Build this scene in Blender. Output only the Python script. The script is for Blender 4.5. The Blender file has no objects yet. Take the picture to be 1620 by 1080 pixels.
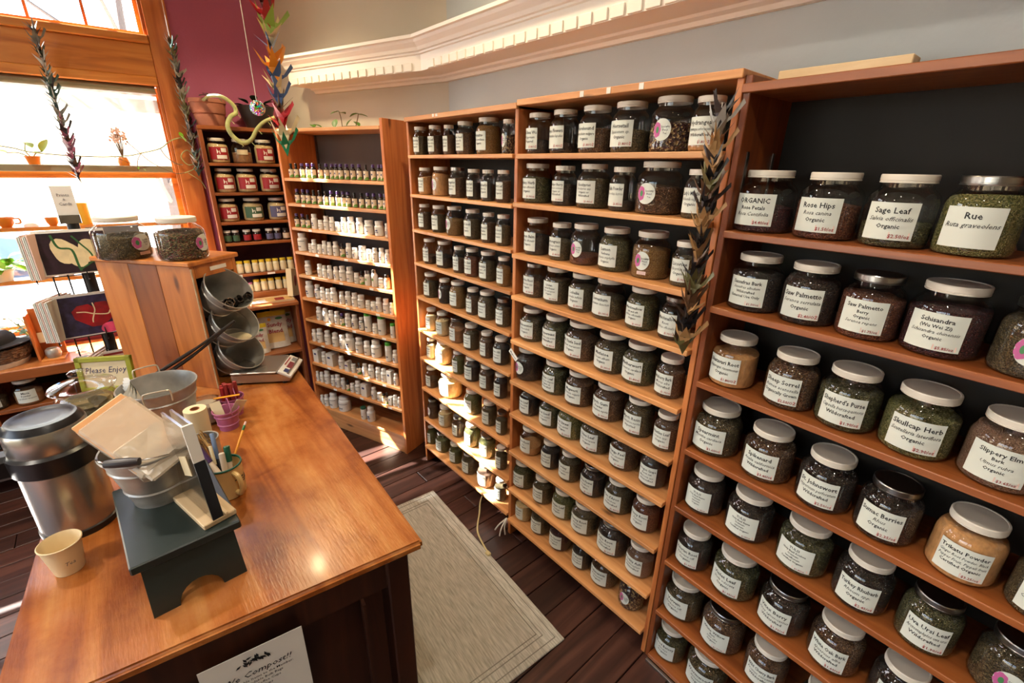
import bpy, bmesh, math, random
from mathutils import Vector, Matrix, noise
random.seed(7)
C = bpy.context.scene.collection
D = bpy.data
sc = bpy.context.scene
rad = math.radians

# ------------------------------------------------------------------ camera
cam_d = D.cameras.new('camera'); cam_d.lens = 15.995; cam_d.sensor_width = 36; cam_d.clip_start = .02
cam = D.objects.new('camera', cam_d); C.objects.link(cam); sc.camera = cam
_p, _r, _y = 0.364792879, 0.0183942096, 0.721087197
_F = Vector((-math.cos(_y)*math.cos(_p), math.sin(_y)*math.cos(_p), -math.sin(_p)))
_R = _F.cross(Vector((0, 0, 1))).normalized(); _U = _R.cross(_F)
_R, _U = math.cos(_r)*_R + math.sin(_r)*_U, -math.sin(_r)*_R + math.cos(_r)*_U
cam.matrix_world = Matrix(((_R.x, _U.x, -_F.x, 0), (_R.y, _U.y, -_F.y, 0), (_R.z, _U.z, -_F.z, 1.87), (0, 0, 0, 1)))

# ------------------------------------------------------------------ sky, sun, exposure
SKY, SUN, EXPO = .9, 85.0, .2
w = D.worlds.new('sky'); sc.world = w; w.use_nodes = True
nt = w.node_tree; nt.nodes.clear()
sky = nt.nodes.new('ShaderNodeTexSky'); sky.sky_type = 'NISHITA'; sky.sun_disc = False
sky.sun_elevation = rad(39); sky.sun_rotation = rad(228); sky.air_density = 1.0; sky.dust_density = 2.0
bg = nt.nodes.new('ShaderNodeBackground'); bg.inputs[1].default_value = SKY
out = nt.nodes.new('ShaderNodeOutputWorld')
nt.links.new(sky.outputs[0], bg.inputs[0]); nt.links.new(bg.outputs[0], out.inputs[0])
sun_d = D.lights.new('sun', 'SUN'); sun_d.energy = SUN; sun_d.angle = rad(.53); sun_d.color = (1, .96, .9)
sun = D.objects.new('sun', sun_d); C.objects.link(sun)
sun.rotation_euler = Vector((1, .9, -1.087)).to_track_quat('-Z', 'Y').to_euler(); sun.location = (-8, -5, 8)
vs = sc.view_settings; vs.view_transform = 'Standard'; vs.look = 'None'; vs.gamma = 1; vs.use_curve_mapping = False; vs.exposure = EXPO
try:
    sc.cycles.use_denoising = True
    sc.cycles.max_bounces = 10; sc.cycles.transparent_max_bounces = 16; sc.cycles.transmission_bounces = 6
    sc.cycles.sample_clamp_indirect = 6; sc.cycles.caustics_reflective = False; sc.cycles.caustics_refractive = False
except Exception: pass

# ------------------------------------------------------------------ materials
def lin(c):
    f = lambda v: (v/255/12.92) if v/255 <= .04045 else ((v/255+.055)/1.055)**2.4
    return (f(c[0]), f(c[1]), f(c[2]), 1)
def newmat(name):
    m = D.materials.new(name); m.use_nodes = True; n = m.node_tree; n.nodes.clear()
    o = n.nodes.new('ShaderNodeOutputMaterial'); b = n.nodes.new('ShaderNodeBsdfPrincipled')
    n.links.new(b.outputs[0], o.inputs[0]); return m, n, b, o
def coords(n, scale=(1, 1, 1), rnd=True):
    tc = n.nodes.new('ShaderNodeTexCoord'); mp = n.nodes.new('ShaderNodeMapping'); mp.inputs['Scale'].default_value = scale
    if rnd:
        oi = n.nodes.new('ShaderNodeObjectInfo'); mu = n.nodes.new('ShaderNodeVectorMath'); mu.operation = 'SCALE'
        cx = n.nodes.new('ShaderNodeCombineXYZ')
        for k in range(3): n.links.new(oi.outputs['Random'], cx.inputs[k])
        mu.inputs['Scale'].default_value = 37; n.links.new(cx.outputs[0], mu.inputs[0])
        ad = n.nodes.new('ShaderNodeVectorMath'); n.links.new(tc.outputs['Object'], ad.inputs[0]); n.links.new(mu.outputs[0], ad.inputs[1])
        n.links.new(ad.outputs[0], mp.inputs[0])
    else: n.links.new(tc.outputs['Object'], mp.inputs[0])
    return mp
def ramp(n, fac, stops):
    r = n.nodes.new('ShaderNodeValToRGB'); e = r.color_ramp.elements
    while len(e) < len(stops): e.new(.5)
    for k, (p, c) in enumerate(stops): e[k].position = p; e[k].color = lin(c)
    n.links.new(fac, r.inputs[0]); return r
def bump(n, b, fac, strength, dist=.002):
    u = n.nodes.new('ShaderNodeBump'); u.inputs['Strength'].default_value = strength; u.inputs['Distance'].default_value = dist
    n.links.new(fac, u.inputs['Height']); n.links.new(u.outputs[0], b.inputs['Normal'])
def plain(name, c, rough=.5, metal=0, spec=.5, noise_amt=0, nscale=20, bmp=0, bscale=200):
    m, n, b, o = newmat(name)
    b.inputs['Base Color'].default_value = lin(c); b.inputs['Roughness'].default_value = rough; b.inputs['Metallic'].default_value = metal
    b.inputs['Specular IOR Level'].default_value = spec
    if noise_amt:
        mp = coords(n); t = n.nodes.new('ShaderNodeTexNoise'); t.inputs['Scale'].default_value = nscale; t.inputs['Detail'].default_value = 4
        n.links.new(mp.outputs[0], t.inputs[0])
        r = ramp(n, t.outputs[0], [(.3, [v*(1-noise_amt) for v in c]), (.7, [min(255, v*(1+noise_amt*.6)) for v in c])])
        n.links.new(r.outputs[0], b.inputs['Base Color'])
    if bmp:
        mp = coords(n); t = n.nodes.new('ShaderNodeTexNoise'); t.inputs['Scale'].default_value = bscale; n.links.new(mp.outputs[0], t.inputs[0]); bump(n, b, t.outputs[0], bmp)
    return m
def wood(name, c1, c2, c3, axis='x', rough=.4, sc_=1.0, tint=.25, coat=0, knots=True):
    """grain stretched along the local axis; every board shifts the pattern by its own random value"""
    m, n, b, o = newmat(name)
    s = {'x': (1.2, 14, 14), 'y': (14, 1.2, 14), 'z': (14, 14, 1.2)}[axis]; s = tuple(v*sc_ for v in s)
    mp = coords(n, s)
    t = n.nodes.new('ShaderNodeTexNoise'); t.inputs['Scale'].default_value = 1.6; t.inputs['Detail'].default_value = 7; t.inputs['Distortion'].default_value = 1.1
    n.links.new(mp.outputs[0], t.inputs[0])
    r = ramp(n, t.outputs[0], [(.28, c1), (.5, c2), (.75, c3)])
    oi = n.nodes.new('ShaderNodeObjectInfo'); mr = n.nodes.new('ShaderNodeMapRange'); mr.inputs['To Min'].default_value = 1-tint; mr.inputs['To Max'].default_value = 1+tint*.4
    n.links.new(oi.outputs['Random'], mr.inputs[0])
    hs = n.nodes.new('ShaderNodeHueSaturation'); n.links.new(mr.outputs[0], hs.inputs['Value']); n.links.new(r.outputs[0], hs.inputs['Color'])
    last = hs.outputs[0]
    if knots:
        mp2 = coords(n, tuple(v**.5*1.6 for v in s)); v = n.nodes.new('ShaderNodeTexVoronoi'); v.inputs['Scale'].default_value = 1.1; n.links.new(mp2.outputs[0], v.inputs[0])
        k = ramp(n, v.outputs['Distance'], [(.03, (70, 35, 18)), (.09, (255, 255, 255))])
        mx = n.nodes.new('ShaderNodeMixRGB'); mx.blend_type = 'MULTIPLY'; mx.inputs[0].default_value = .75
        n.links.new(last, mx.inputs[1]); n.links.new(k.outputs[0], mx.inputs[2]); last = mx.outputs[0]
    n.links.new(last, b.inputs['Base Color']); b.inputs['Roughness'].default_value = rough
    if coat: b.inputs['Coat Weight'].default_value = coat; b.inputs['Coat Roughness'].default_value = .12
    bump(n, b, t.outputs[0], .12, .0015)
    return m
def herb(name, cols, scale=26, bmp=.9):
    """loose dried plant matter: random coloured cells with relief"""
    m, n, b, o = newmat(name); mp = coords(n, (1, 1, 2.6))
    v = n.nodes.new('ShaderNodeTexVoronoi'); v.inputs['Scale'].default_value = scale; v.inputs['Randomness'].default_value = 1
    t = n.nodes.new('ShaderNodeTexNoise'); t.inputs['Scale'].default_value = 4; n.links.new(mp.outputs[0], t.inputs[0])
    mx = n.nodes.new('ShaderNodeMixRGB'); mx.inputs[0].default_value = .12; n.links.new(mp.outputs[0], mx.inputs[1]); n.links.new(t.outputs['Color'], mx.inputs[2]); n.links.new(mx.outputs[0], v.inputs[0])
    sp = n.nodes.new('ShaderNodeSeparateColor'); n.links.new(v.outputs['Color'], sp.inputs[0])
    k = len(cols); r = ramp(n, sp.outputs[0], [((i+.5)/k, c) for i, c in enumerate(cols)])
    n.links.new(r.outputs[0], b.inputs['Base Color']); b.inputs['Roughness'].default_value = .85
    bump(n, b, v.outputs['Distance'], bmp, .03)
    return m
def glassy(name, tint=(1, 1, 1), base=.05, gloss=.04, power=4.0):
    """thin clear glass: mostly see-through, reflecting more at grazing angles"""
    m = D.materials.new(name); m.use_nodes = True; n = m.node_tree; n.nodes.clear()
    o = n.nodes.new('ShaderNodeOutputMaterial'); tr = n.nodes.new('ShaderNodeBsdfTransparent'); gl = n.nodes.new('ShaderNodeBsdfGlossy')
    tr.inputs[0].default_value = (*tint, 1); gl.inputs['Roughness'].default_value = gloss
    lw = n.nodes.new('ShaderNodeLayerWeight'); lw.inputs[0].default_value = .5
    pw = n.nodes.new('ShaderNodeMath'); pw.operation = 'POWER'; pw.inputs[1].default_value = power; n.links.new(lw.outputs['Facing'], pw.inputs[0])
    ma = n.nodes.new('ShaderNodeMath'); ma.operation = 'MULTIPLY_ADD'; ma.inputs[1].default_value = .75; ma.inputs[2].default_value = base; n.links.new(pw.outputs[0], ma.inputs[0])
    mx = n.nodes.new('ShaderNodeMixShader'); n.links.new(ma.outputs[0], mx.inputs[0]); n.links.new(tr.outputs[0], mx.inputs[1]); n.links.new(gl.outputs[0], mx.inputs[2]); n.links.new(mx.outputs[0], o.inputs[0])
    return m
def plaster(name, c, rough=.75):
    m, n, b, o = newmat(name); mp = coords(n, rnd=False)
    t = n.nodes.new('ShaderNodeTexNoise'); t.inputs['Scale'].default_value = 55; t.inputs['Detail'].default_value = 5; n.links.new(mp.outputs[0], t.inputs[0])
    t2 = n.nodes.new('ShaderNodeTexNoise'); t2.inputs['Scale'].default_value = 1.5; t2.inputs['Detail'].default_value = 3; n.links.new(mp.outputs[0], t2.inputs[0])
    r = ramp(n, t2.outputs[0], [(.3, [v*.96 for v in c]), (.7, [min(255, v*1.03) for v in c])])
    n.links.new(r.outputs[0], b.inputs['Base Color']); b.inputs['Roughness'].default_value = rough
    bump(n, b, t.outputs[0], .25, .004); return m
def emis(name, c, s):
    m = D.materials.new(name); m.use_nodes = True; n = m.node_tree; n.nodes.clear()
    o = n.nodes.new('ShaderNodeOutputMaterial'); e = n.nodes.new('ShaderNodeEmission'); e.inputs[0].default_value = lin(c); e.inputs[1].default_value = s; n.links.new(e.outputs[0], o.inputs[0]); return m
M = {}
M['shelf_x'] = wood('pine_shelf', (172, 112, 62), (204, 142, 86), (220, 166, 110), 'x', .45)
M['shelf_z'] = wood('pine_upright', (160, 86, 42), (190, 112, 58), (206, 134, 76), 'z', .42)
M['rack_x'] = wood('oiled_shelf', (116, 60, 26), (146, 80, 36), (164, 98, 50), 'x', .4)
M['rack_z'] = wood('oiled_upright', (104, 50, 22), (134, 68, 30), (152, 84, 42), 'z', .4)
M['counter'] = wood('varnished_counter', (140, 76, 30), (176, 110, 54), (196, 140, 82), 'x', .27, .5, .0, .1, False)
def blotch(m):
    n = m.node_tree; b = next(q for q in n.nodes if q.type == 'BSDF_PRINCIPLED'); src = b.inputs['Base Color'].links[0].from_socket
    mp = coords(n, (3.2, 4.2, 4), False); t = n.nodes.new('ShaderNodeTexNoise'); t.inputs['Scale'].default_value = 1.7; t.inputs['Detail'].default_value = 8; t.inputs['Roughness'].default_value = .65; n.links.new(mp.outputs[0], t.inputs[0])
    r = ramp(n, t.outputs[0], [(.3, (188, 150, 112)), (.5, (236, 222, 205)), (.68, (255, 255, 255))]); mx = n.nodes.new('ShaderNodeMixRGB'); mx.blend_type = 'MULTIPLY'; mx.inputs[0].default_value = 1
    n.links.new(src, mx.inputs[1]); n.links.new(r.outputs[0], mx.inputs[2]); n.links.new(mx.outputs[0], b.inputs['Base Color'])
    mp2 = coords(n, (9, 60, 60), False); t2 = n.nodes.new('ShaderNodeTexNoise'); t2.inputs['Scale'].default_value = 2.5; t2.inputs['Detail'].default_value = 5; n.links.new(mp2.outputs[0], t2.inputs[0]); bump(n, b, t2.outputs[0], .22, .003)
blotch(M['counter'])
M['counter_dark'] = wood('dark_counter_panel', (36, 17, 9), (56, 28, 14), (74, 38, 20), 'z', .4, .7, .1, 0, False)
M['bin_a'] = wood('pine_bin', (152, 84, 30), (184, 110, 46), (200, 128, 60), 'z', .38, .8, .1)
M['bin_b'] = wood('dark_pine_bin', (112, 56, 22), (140, 76, 32), (158, 92, 42), 'z', .38, .8, .1)
M['trimwood'] = wood('fir_window_trim', (170, 96, 40), (204, 126, 54), (220, 150, 74), 'x', .35, .8, .05, .2, False)
M['trimwood_z'] = wood('fir_window_casing', (160, 84, 38), (190, 108, 52), (206, 132, 68), 'z', .35, .8, .05, .2, False)
M['cab_x'] = wood('maple_cabinet_top', (160, 92, 46), (190, 118, 64), (206, 138, 84), 'y', .3, .8, .1, .2, False)
M['plank'] = wood('old_floor_plank', (44, 24, 18), (66, 38, 30), (92, 58, 46), 'y', .42, .9, .45, 0, False)
M['pale_wood'] = wood('pale_board', (180, 150, 110), (205, 178, 138), (216, 194, 156), 'x', .6)
M['blue_wall'] = plaster('grey_blue_paint', (178, 184, 186)); M['beige_wall'] = plaster('warm_grey_paint', (196, 188, 172))
M['purple_wall'] = plaster('plum_paint', (176, 90, 124)); M['cream_wall'] = plaster('cream_paint', (176, 160, 128)); M['ceiling'] = plaster('ceiling_paint', (210, 200, 176))
M['white_trim'] = plain('white_trim_paint', (226, 220, 212), .45, bmp=.05)
M['back_shadow'] = plain('shadowed_back_board', (30, 26, 22), .8, noise_amt=.12, nscale=3); M['back_grey'] = plain('grey_back_board', (92, 84, 82), .8, noise_amt=.08, nscale=3)  # jar shelf backs: deep shade put into a near-black board colour
M['back_purple'] = plain('plum_back', (70, 36, 54), .8)
M['jar_glass'] = glassy('jar_glass', (.96, .97, .97), .06, .04, 3.0); M['pane'] = glassy('window_pane', (.97, .98, .98), .04, .01); M['clear_glass'] = glassy('clear_glass', (.97, .98, .97), .07, .03, 3.0)
M['clear_plastic'] = glassy('clear_plastic', (.93, .92, .9), .12, .12, 2.0)
M['lid_white'] = plain('cream_lid', (212, 204, 190), .42, bmp=.05, bscale=300); M['lid_metal'] = plain('tin_lid', (150, 148, 144), .28, 1.0); M['lid_dark'] = plain('dark_lid', (52, 46, 42), .35, .6)
M['paper'] = plain('label_paper', (204, 208, 198), .6); M['paper_cream'] = plain('cream_paper', (214, 198, 160), .65); M['paper_white'] = plain('white_paper', (225, 222, 214), .6)
M['ink'] = plain('black_ink', (22, 22, 24), .6); M['ink_red'] = plain('red_ink', (140, 40, 40), .6); M['ink_pink'] = plain('pink_ink', (178, 84, 138), .6); M['ink_green'] = plain('green_ink', (60, 120, 70), .6); M['ink_navy'] = plain('navy_ink', (40, 44, 88), .6); M['ink_grey'] = plain('grey_ink', (110, 110, 112), .6)
M['price_pink'] = plain('price_sticker', (222, 190, 178), .6)
M['steel'] = plain('brushed_steel', (176, 170, 162), .27, .85, noise_amt=.06, nscale=3); M['galv'] = plain('galvanised_steel', (172, 170, 164), .4, .6, noise_amt=.22, nscale=9, bmp=.06, bscale=40); M['chrome'] = plain('chrome', (205, 205, 205), .12, 1.0)
M['black_plastic'] = plain('black_plastic', (16, 16, 18), .32); M['black_metal'] = plain('black_wire', (18, 18, 20), .4)
M['green_paint'] = plain('dark_green_paint', (34, 44, 42), .34, noise_amt=.2, nscale=9); M['cup_paper'] = plain('cup_paper', (226, 204, 160), .6)
M['enamel'] = plain('cream_enamel', (206, 172, 112), .25); M['pink_paint'] = plain('mauve_paint', (160, 88, 124), .35); M['red_stuff'] = plain('red_sticks', (120, 22, 34), .45)
M['terracotta'] = plain('terracotta', (166, 104, 82), .7, noise_amt=.15, nscale=8); M['dark_pot'] = plain('dark_glazed_pot', (40, 34, 34), .35)
M['leaf'] = plain('leaf_green', (66, 110, 34), .45, noise_amt=.25, nscale=12); M['leaf_pale'] = plain('pale_leaf_green', (120, 168, 40), .45, noise_amt=.2, nscale=12); M['leaf_dark'] = plain('dark_leaf_green', (36, 60, 40), .5, noise_amt=.2, nscale=12)  # mid, pale and dark leaf greens
M['stem'] = plain('pale_stem', (156, 160, 104), .6, noise_amt=.2, nscale=14); M['twig'] = plain('brown_twig', (112, 88, 60), .7)
M['bottle_white'] = plain('white_bottle', (216, 210, 200), .4); M['bottle_label'] = plain('bottle_label', (206, 198, 186), .55); M['amber'] = plain('dark_amber_glass', (34, 22, 18), .2); M['cap_purple'] = plain('purple_cap', (70, 44, 96), .35); M['cap_green'] = plain('green_cap', (70, 158, 44), .35); M['grass_print'] = plain('green_print', (96, 138, 60), .6); M['tan_label'] = plain('tan_label', (208, 186, 160), .6); M['brown_bottle'] = plain('tan_bottle', (168, 132, 86), .45)
M['red_label'] = plain('red_label', (150, 26, 34), .5); M['green_label'] = plain('green_label', (64, 92, 66), .5); M['blue_label'] = plain('blue_label', (88, 84, 116), .5); M['yellow_cap'] = plain('yellow_cap', (206, 176, 44), .4); M['pale_jar'] = plain('pale_jar', (206, 196, 164), .4)
M['rug'] = None
M['orange_cup'] = plain('orange_glaze', (206, 118, 34), .3); M['yellow_wax'] = plain('yellow_wax', (216, 160, 40), .5); M['basket'] = herb('woven_basket', [(120, 92, 70), (150, 122, 96), (96, 72, 56)], 60, .6); M['felt'] = plain('black_felt', (18, 18, 20), .95)
M['concrete'] = plain('pale_pavement', (190, 188, 184), .9, noise_amt=.1, nscale=1); M['bark'] = plain('tree_bark', (120, 104, 92), .9); M['car_blue'] = plain('car_paint', (96, 130, 176), .3); M['rubber'] = plain('rubber', (30, 30, 30), .8)
M['glass_sheet'] = M['clear_plastic']; M['kraft'] = plain('kraft_edge', (196, 140, 86), .7); M['wire'] = plain('pale_wire', (196, 186, 166), .35, .5); M['raffia'] = plain('raffia', (190, 154, 96), .8, noise_amt=.2, nscale=30)
M['pencil'] = plain('pencil_yellow', (222, 150, 40), .4); M['marker_green'] = plain('marker_green', (24, 84, 62), .35); M['marker_purple'] = plain('marker_purple', (62, 34, 84), .35); M['marker_white'] = plain('marker_white', (206, 190, 170), .4); M['blue_pen'] = plain('blue_pen', (104, 124, 156), .4)
M['cord'] = plain('cream_cord', (206, 190, 140), .5); M['shade_hem'] = plain('shade_hem', (128, 122, 98), .6); M['scale_white'] = plain('scale_plastic', (206, 204, 198), .4); M['lcd'] = plain('red_display', (110, 20, 36), .2)
M['bag_yellow'] = plain('yellow_band', (206, 178, 20), .35); M['bag_white'] = plain('bag_film', (206, 200, 188), .3, noise_amt=.06, nscale=30, bmp=.3, bscale=40); M['bag_red'] = plain('bag_red', (150, 26, 46), .4); M['bag_tan'] = plain('bag_tan', (206, 168, 108), .5)
M['art_dark'] = plain('print_plum_black', (40, 22, 34), .4, noise_amt=.5, nscale=30); M['art_cream'] = plain('print_cream', (222, 204, 160), .45, noise_amt=.06, nscale=30); M['art_navy'] = plain('print_indigo', (44, 36, 66), .4, noise_amt=.4, nscale=40); M['art_red'] = plain('print_crimson', (140, 14, 24), .4, noise_amt=.25, nscale=20); M['art_pink'] = plain('print_pink', (222, 78, 116), .4, noise_amt=.2, nscale=20); M['art_green'] = plain('print_green', (46, 92, 48), .45)
m = D.materials.new('cloudy_film'); m.use_nodes = True; n = m.node_tree; b = n.nodes['Principled BSDF']; o = n.nodes['Material Output']; b.inputs['Base Color'].default_value = lin((214, 200, 178)); b.inputs['Roughness'].default_value = .22
t_ = n.nodes.new('ShaderNodeBsdfTransparent'); x_ = n.nodes.new('ShaderNodeMixShader'); x_.inputs[0].default_value = .55; n.links.new(t_.outputs[0], x_.inputs[1]); n.links.new(b.outputs[0], x_.inputs[2]); n.links.new(x_.outputs[0], o.inputs[0])
mp = coords(n); t2 = n.nodes.new('ShaderNodeTexNoise'); t2.inputs['Scale'].default_value = 22; n.links.new(mp.outputs[0], t2.inputs[0]); bump(n, b, t2.outputs[0], .6, .01); M['bag_film'] = m
M['frame_green'] = plain('lime_frame', (146, 148, 36), .4); M['tan_core'] = plain('cardboard_core', (150, 92, 52), .8)
HERB = dict(
 green=herb('herb_green', [(70, 70, 32), (112, 108, 56), (52, 54, 28), (136, 128, 78)]),
 olive=herb('herb_olive', [(84, 72, 40), (118, 98, 58), (62, 54, 32), (142, 120, 76)]),
 bright=herb('herb_rue', [(110, 112, 48), (160, 154, 84), (84, 90, 44), (186, 176, 108)], 30),
 brown=herb('herb_root', [(96, 62, 38), (134, 92, 56), (72, 44, 28), (160, 116, 74)]),
 dark=herb('herb_dark', [(44, 28, 20), (66, 44, 30), (32, 22, 18), (84, 58, 40)]),
 red=herb('herb_petal', [(66, 18, 26), (92, 28, 34), (44, 14, 20), (110, 44, 42)]),
 rust=herb('herb_rust', [(120, 56, 30), (150, 82, 44), (92, 42, 26), (170, 100, 58)]),
 gold=herb('herb_gold', [(168, 116, 50), (196, 144, 70), (134, 88, 38), (210, 164, 92)], 34),
 pink=herb('herb_pinktan', [(170, 128, 100), (190, 148, 118), (150, 108, 84)], 34),
 mixed=herb('herb_mixed', [(96, 84, 52), (150, 116, 76), (70, 58, 38), (120, 44, 36), (176, 146, 100), (88, 92, 54)], 16),
 mush=herb('herb_mushroom', [(58, 28, 26), (84, 40, 34), (40, 20, 20), (206, 176, 124)], 11),
 tan=plain('herb_tan_powder', (186, 134, 82), .9, noise_amt=.12, nscale=8, bmp=.3, bscale=60),
 cream=plain('herb_cream_powder', (206, 178, 128), .9, noise_amt=.1, nscale=8, bmp=.3, bscale=60),
 powder=plain('herb_brown_powder', (150, 104, 66), .9, noise_amt=.15, nscale=8, bmp=.3, bscale=60))

# ------------------------------------------------------------------ mesh helpers
def mesh(name, vf, angle=35):
    me = D.meshes.new(name); me.from_pydata(vf[0], [], vf[1]); me.validate()
    if angle:
        me.polygons.foreach_set('use_smooth', [True]*len(me.polygons)); me.set_sharp_from_angle(angle=rad(angle))
    me.update(); return me
def obj(name, me, mat=None, parent=None, loc=(0, 0, 0), rot=(0, 0, 0), scale=(1, 1, 1), kind=None):
    if isinstance(me, tuple): me = mesh(name, me)
    if isinstance(mat, str): mat = M[mat]
    if mat and not me.materials: me.materials.append(mat)
    o = D.objects.new(name, me); C.objects.link(o); o.location = loc; o.rotation_euler = rot; o.scale = scale
    if parent: o.parent = parent
    if kind: o['kind'] = kind
    return o
def tag(o, label, cat, group=None):
    assert 4 <= len(label.split()) <= 16, (len(label.split()), label)
    o['label'] = label; o['category'] = cat
    if group: o['group'] = group
    return o
def thing(name, label, cat, loc=(0, 0, 0), rotz=0, group=None):
    o = D.objects.new(name, None); o.empty_display_size = .05; C.objects.link(o); o.location = loc; o.rotation_euler = (0, 0, rotz)
    return tag(o, label, cat, group)
def struct(name, vf, mat, parent=None, **k):
    o = obj(name, vf, mat, parent, **k)
    if not parent: o['kind'] = 'structure'
    return o
def cat_(*vfs):
    V, Fc = [], []
    for v, f in vfs:
        b = len(V); V += [tuple(p) for p in v]; Fc += [tuple(i+b for i in q) for q in f]
    return V, Fc
def xf(vf, loc=(0, 0, 0), rot=(0, 0, 0), sc_=(1, 1, 1)):
    from mathutils import Euler
    m = Matrix.Translation(loc) @ Euler(rot).to_matrix().to_4x4() @ Matrix.Diagonal((*sc_, 1))
    return [tuple(m @ Vector(p)) for p in vf[0]], vf[1]
def box(x0, x1, y0, y1, z0, z1, c=0):
    """box between two corners, edges chamfered by c"""
    if c <= 0:
        V = [(x, y, z) for x in (x0, x1) for y in (y0, y1) for z in (z0, z1)]
        return V, [(0, 1, 3, 2), (4, 6, 7, 5), (0, 4, 5, 1), (2, 3, 7, 6), (0, 2, 6, 4), (1, 5, 7, 3)]
    bm = bmesh.new(); bmesh.ops.create_cube(bm, size=1)
    for v in bm.verts: v.co = Vector(((x0+x1)/2+v.co.x*(x1-x0), (y0+y1)/2+v.co.y*(y1-y0), (z0+z1)/2+v.co.z*(z1-z0)))
    bmesh.ops.bevel(bm, geom=list(bm.edges), offset=c, segments=1, affect='EDGES')
    r = from_bm(bm); bm.free(); return r
def from_bm(bm):
    bm.verts.index_update(); return [tuple(v.co) for v in bm.verts], [tuple(v.index for v in f.verts) for f in bm.faces]
def lathe(prof, n=32, a0=0, a1=2*math.pi):
    V, Fc, rings = [], [], []
    full = abs(a1-a0-2*math.pi) < 1e-6
    for r, z in prof:
        if r < 1e-6: rings.append([len(V)]); V.append((0, 0, z)); continue
        rings.append(list(range(len(V), len(V)+n+(0 if full else 1))))
        for k in range(n+(0 if full else 1)):
            a = a0+(a1-a0)*k/n; V.append((r*math.cos(a), r*math.sin(a), z))
    for A, B in zip(rings, rings[1:]):
        m = n if full else n
        for k in range(m):
            k2 = (k+1) % len(A) if len(A) > 1 else 0; j2 = (k+1) % len(B) if len(B) > 1 else 0
            if len(A) == 1 and len(B) == 1: continue
            if len(A) == 1: Fc.append((A[0], B[j2], B[k]))
            elif len(B) == 1: Fc.append((A[k], A[k2], B[0]))
            else: Fc.append((A[k], A[k2], B[j2], B[k]))
    return V, Fc
def tube(pts, r, n=8, closed=False, caps=True):
    pts = [Vector(p) for p in pts]; V, Fc = [], []; N = len(pts)
    rr = r if isinstance(r, (list, tuple)) else [r]*N
    up = Vector((0, 0, 1)); prev = None
    for i, p in enumerate(pts):
        t = (pts[(i+1) % N]-pts[i-1]) if closed else (pts[min(i+1, N-1)]-pts[max(i-1, 0)])
        t.normalize()
        if prev is None: a = t.cross(up if abs(t.z) < .9 else Vector((1, 0, 0))).normalized()
        else: a = (prev-t*prev.dot(t)).normalized()
        prev = a; b = t.cross(a)
        for k in range(n):
            q = p+(a*math.cos(2*math.pi*k/n)+b*math.sin(2*math.pi*k/n))*rr[i]; V.append(tuple(q))
    for i in range(N if closed else N-1):
        j = (i+1) % N
        for k in range(n): k2 = (k+1) % n; Fc.append((i*n+k, i*n+k2, j*n+k2, j*n+k))
    if caps and not closed: Fc.append(tuple(range(n))[::-1]); Fc.append(tuple((N-1)*n+k for k in range(n)))
    return V, Fc
def prism(poly, z0, z1):
    n = len(poly); V = [(x, y, z0) for x, y in poly]+[(x, y, z1) for x, y in poly]
    return V, [tuple(range(n))[::-1], tuple(range(n, 2*n))]+[(k, (k+1) % n, n+(k+1) % n, n+k) for k in range(n)]
def extr_y(poly, y0, y1):
    """polygon in x,z pushed along y"""
    V, Fc = prism([(x, z) for x, z in poly], 0, 1); return [(x, y0 if t == 0 else y1, z) for x, z, t in V], [f[::-1] for f in Fc]
def smooth(pts, k=6):
    P = [Vector(p) for p in pts]; P = [P[0]*2-P[1]]+P+[P[-1]*2-P[-2]]; o = []
    for i in range(1, len(P)-2):
        for j in range(k):
            t = j/k; a, b, c, d = P[i-1:i+3]
            o.append(.5*((2*b)+(-a+c)*t+(2*a-5*b+4*c-d)*t*t+(-a+3*b-3*c+d)*t**3))
    return o+[P[-2]]
def ellipse(rx, ry, n=24): return [(rx*math.cos(2*math.pi*k/n), ry*math.sin(2*math.pi*k/n)) for k in range(n)]
# writing: outlines of the built-in font, laid flat or bent round a jar
_txt = {}
def text2d(s, size, bold=False, italic=False, maxw=None):
    key = (s, bold, italic)
    if key not in _txt:
        cu = D.curves.new('t', 'FONT'); cu.body = s; cu.align_x = 'CENTER'; cu.size = 1; cu.resolution_u = 1; cu.offset = .018 if bold else .004
        if italic: cu.shear = .3
        ob = D.objects.new('t', cu); me = D.meshes.new_from_object(ob)
        V = [(v.co.x, v.co.y) for v in me.vertices]; Fc = [tuple(p.vertices) for p in me.polygons]
        D.objects.remove(ob); D.curves.remove(cu); D.meshes.remove(me); _txt[key] = (V, Fc)
    V, Fc = _txt[key]
    if not V: return [], []
    wd = max(v[0] for v in V)-min(v[0] for v in V); sx = size
    if maxw and wd*size > maxw: sx = maxw/wd
    return [(x*sx, y*size) for x, y in V], Fc
def lines2d(lines, top, width):
    """lines = [(text, size, style)] stacked downwards from top; returns flat 2D mesh"""
    V, Fc = [], []; y = top
    for s, size, st in lines:
        y -= size*1.02
        v, f = text2d(s, size, 'b' in st, 'i' in st, width)
        b = len(V); V += [(px, py+y) for px, py in v]; Fc += [tuple(i+b for i in q) for q in f]
        y -= size*.16
    return V, Fc
def bend(V2, r): return [(r*math.sin(x/r), -r*math.cos(x/r), z) for x, z in V2]
def flat(V2, y=0): return [(x, y, z) for x, z in V2]
def leafmesh(L, W, bend_=.2, n=5):
    V, Fc = [], []
    for i in range(n+1):
        t = i/n; wv = W*math.sin(math.pi*min(1, t*.92+.06))**.8*(1 if i < n else .05); z = -bend_*L*t*t
        V += [(-wv/2, L*t, z+wv*.15), (0, L*t, z), (wv/2, L*t, z+wv*.15)]
    for i in range(n): a = i*3; Fc += [(a, a+1, a+4, a+3), (a+1, a+2, a+5, a+4)]
    return V, Fc
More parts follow.
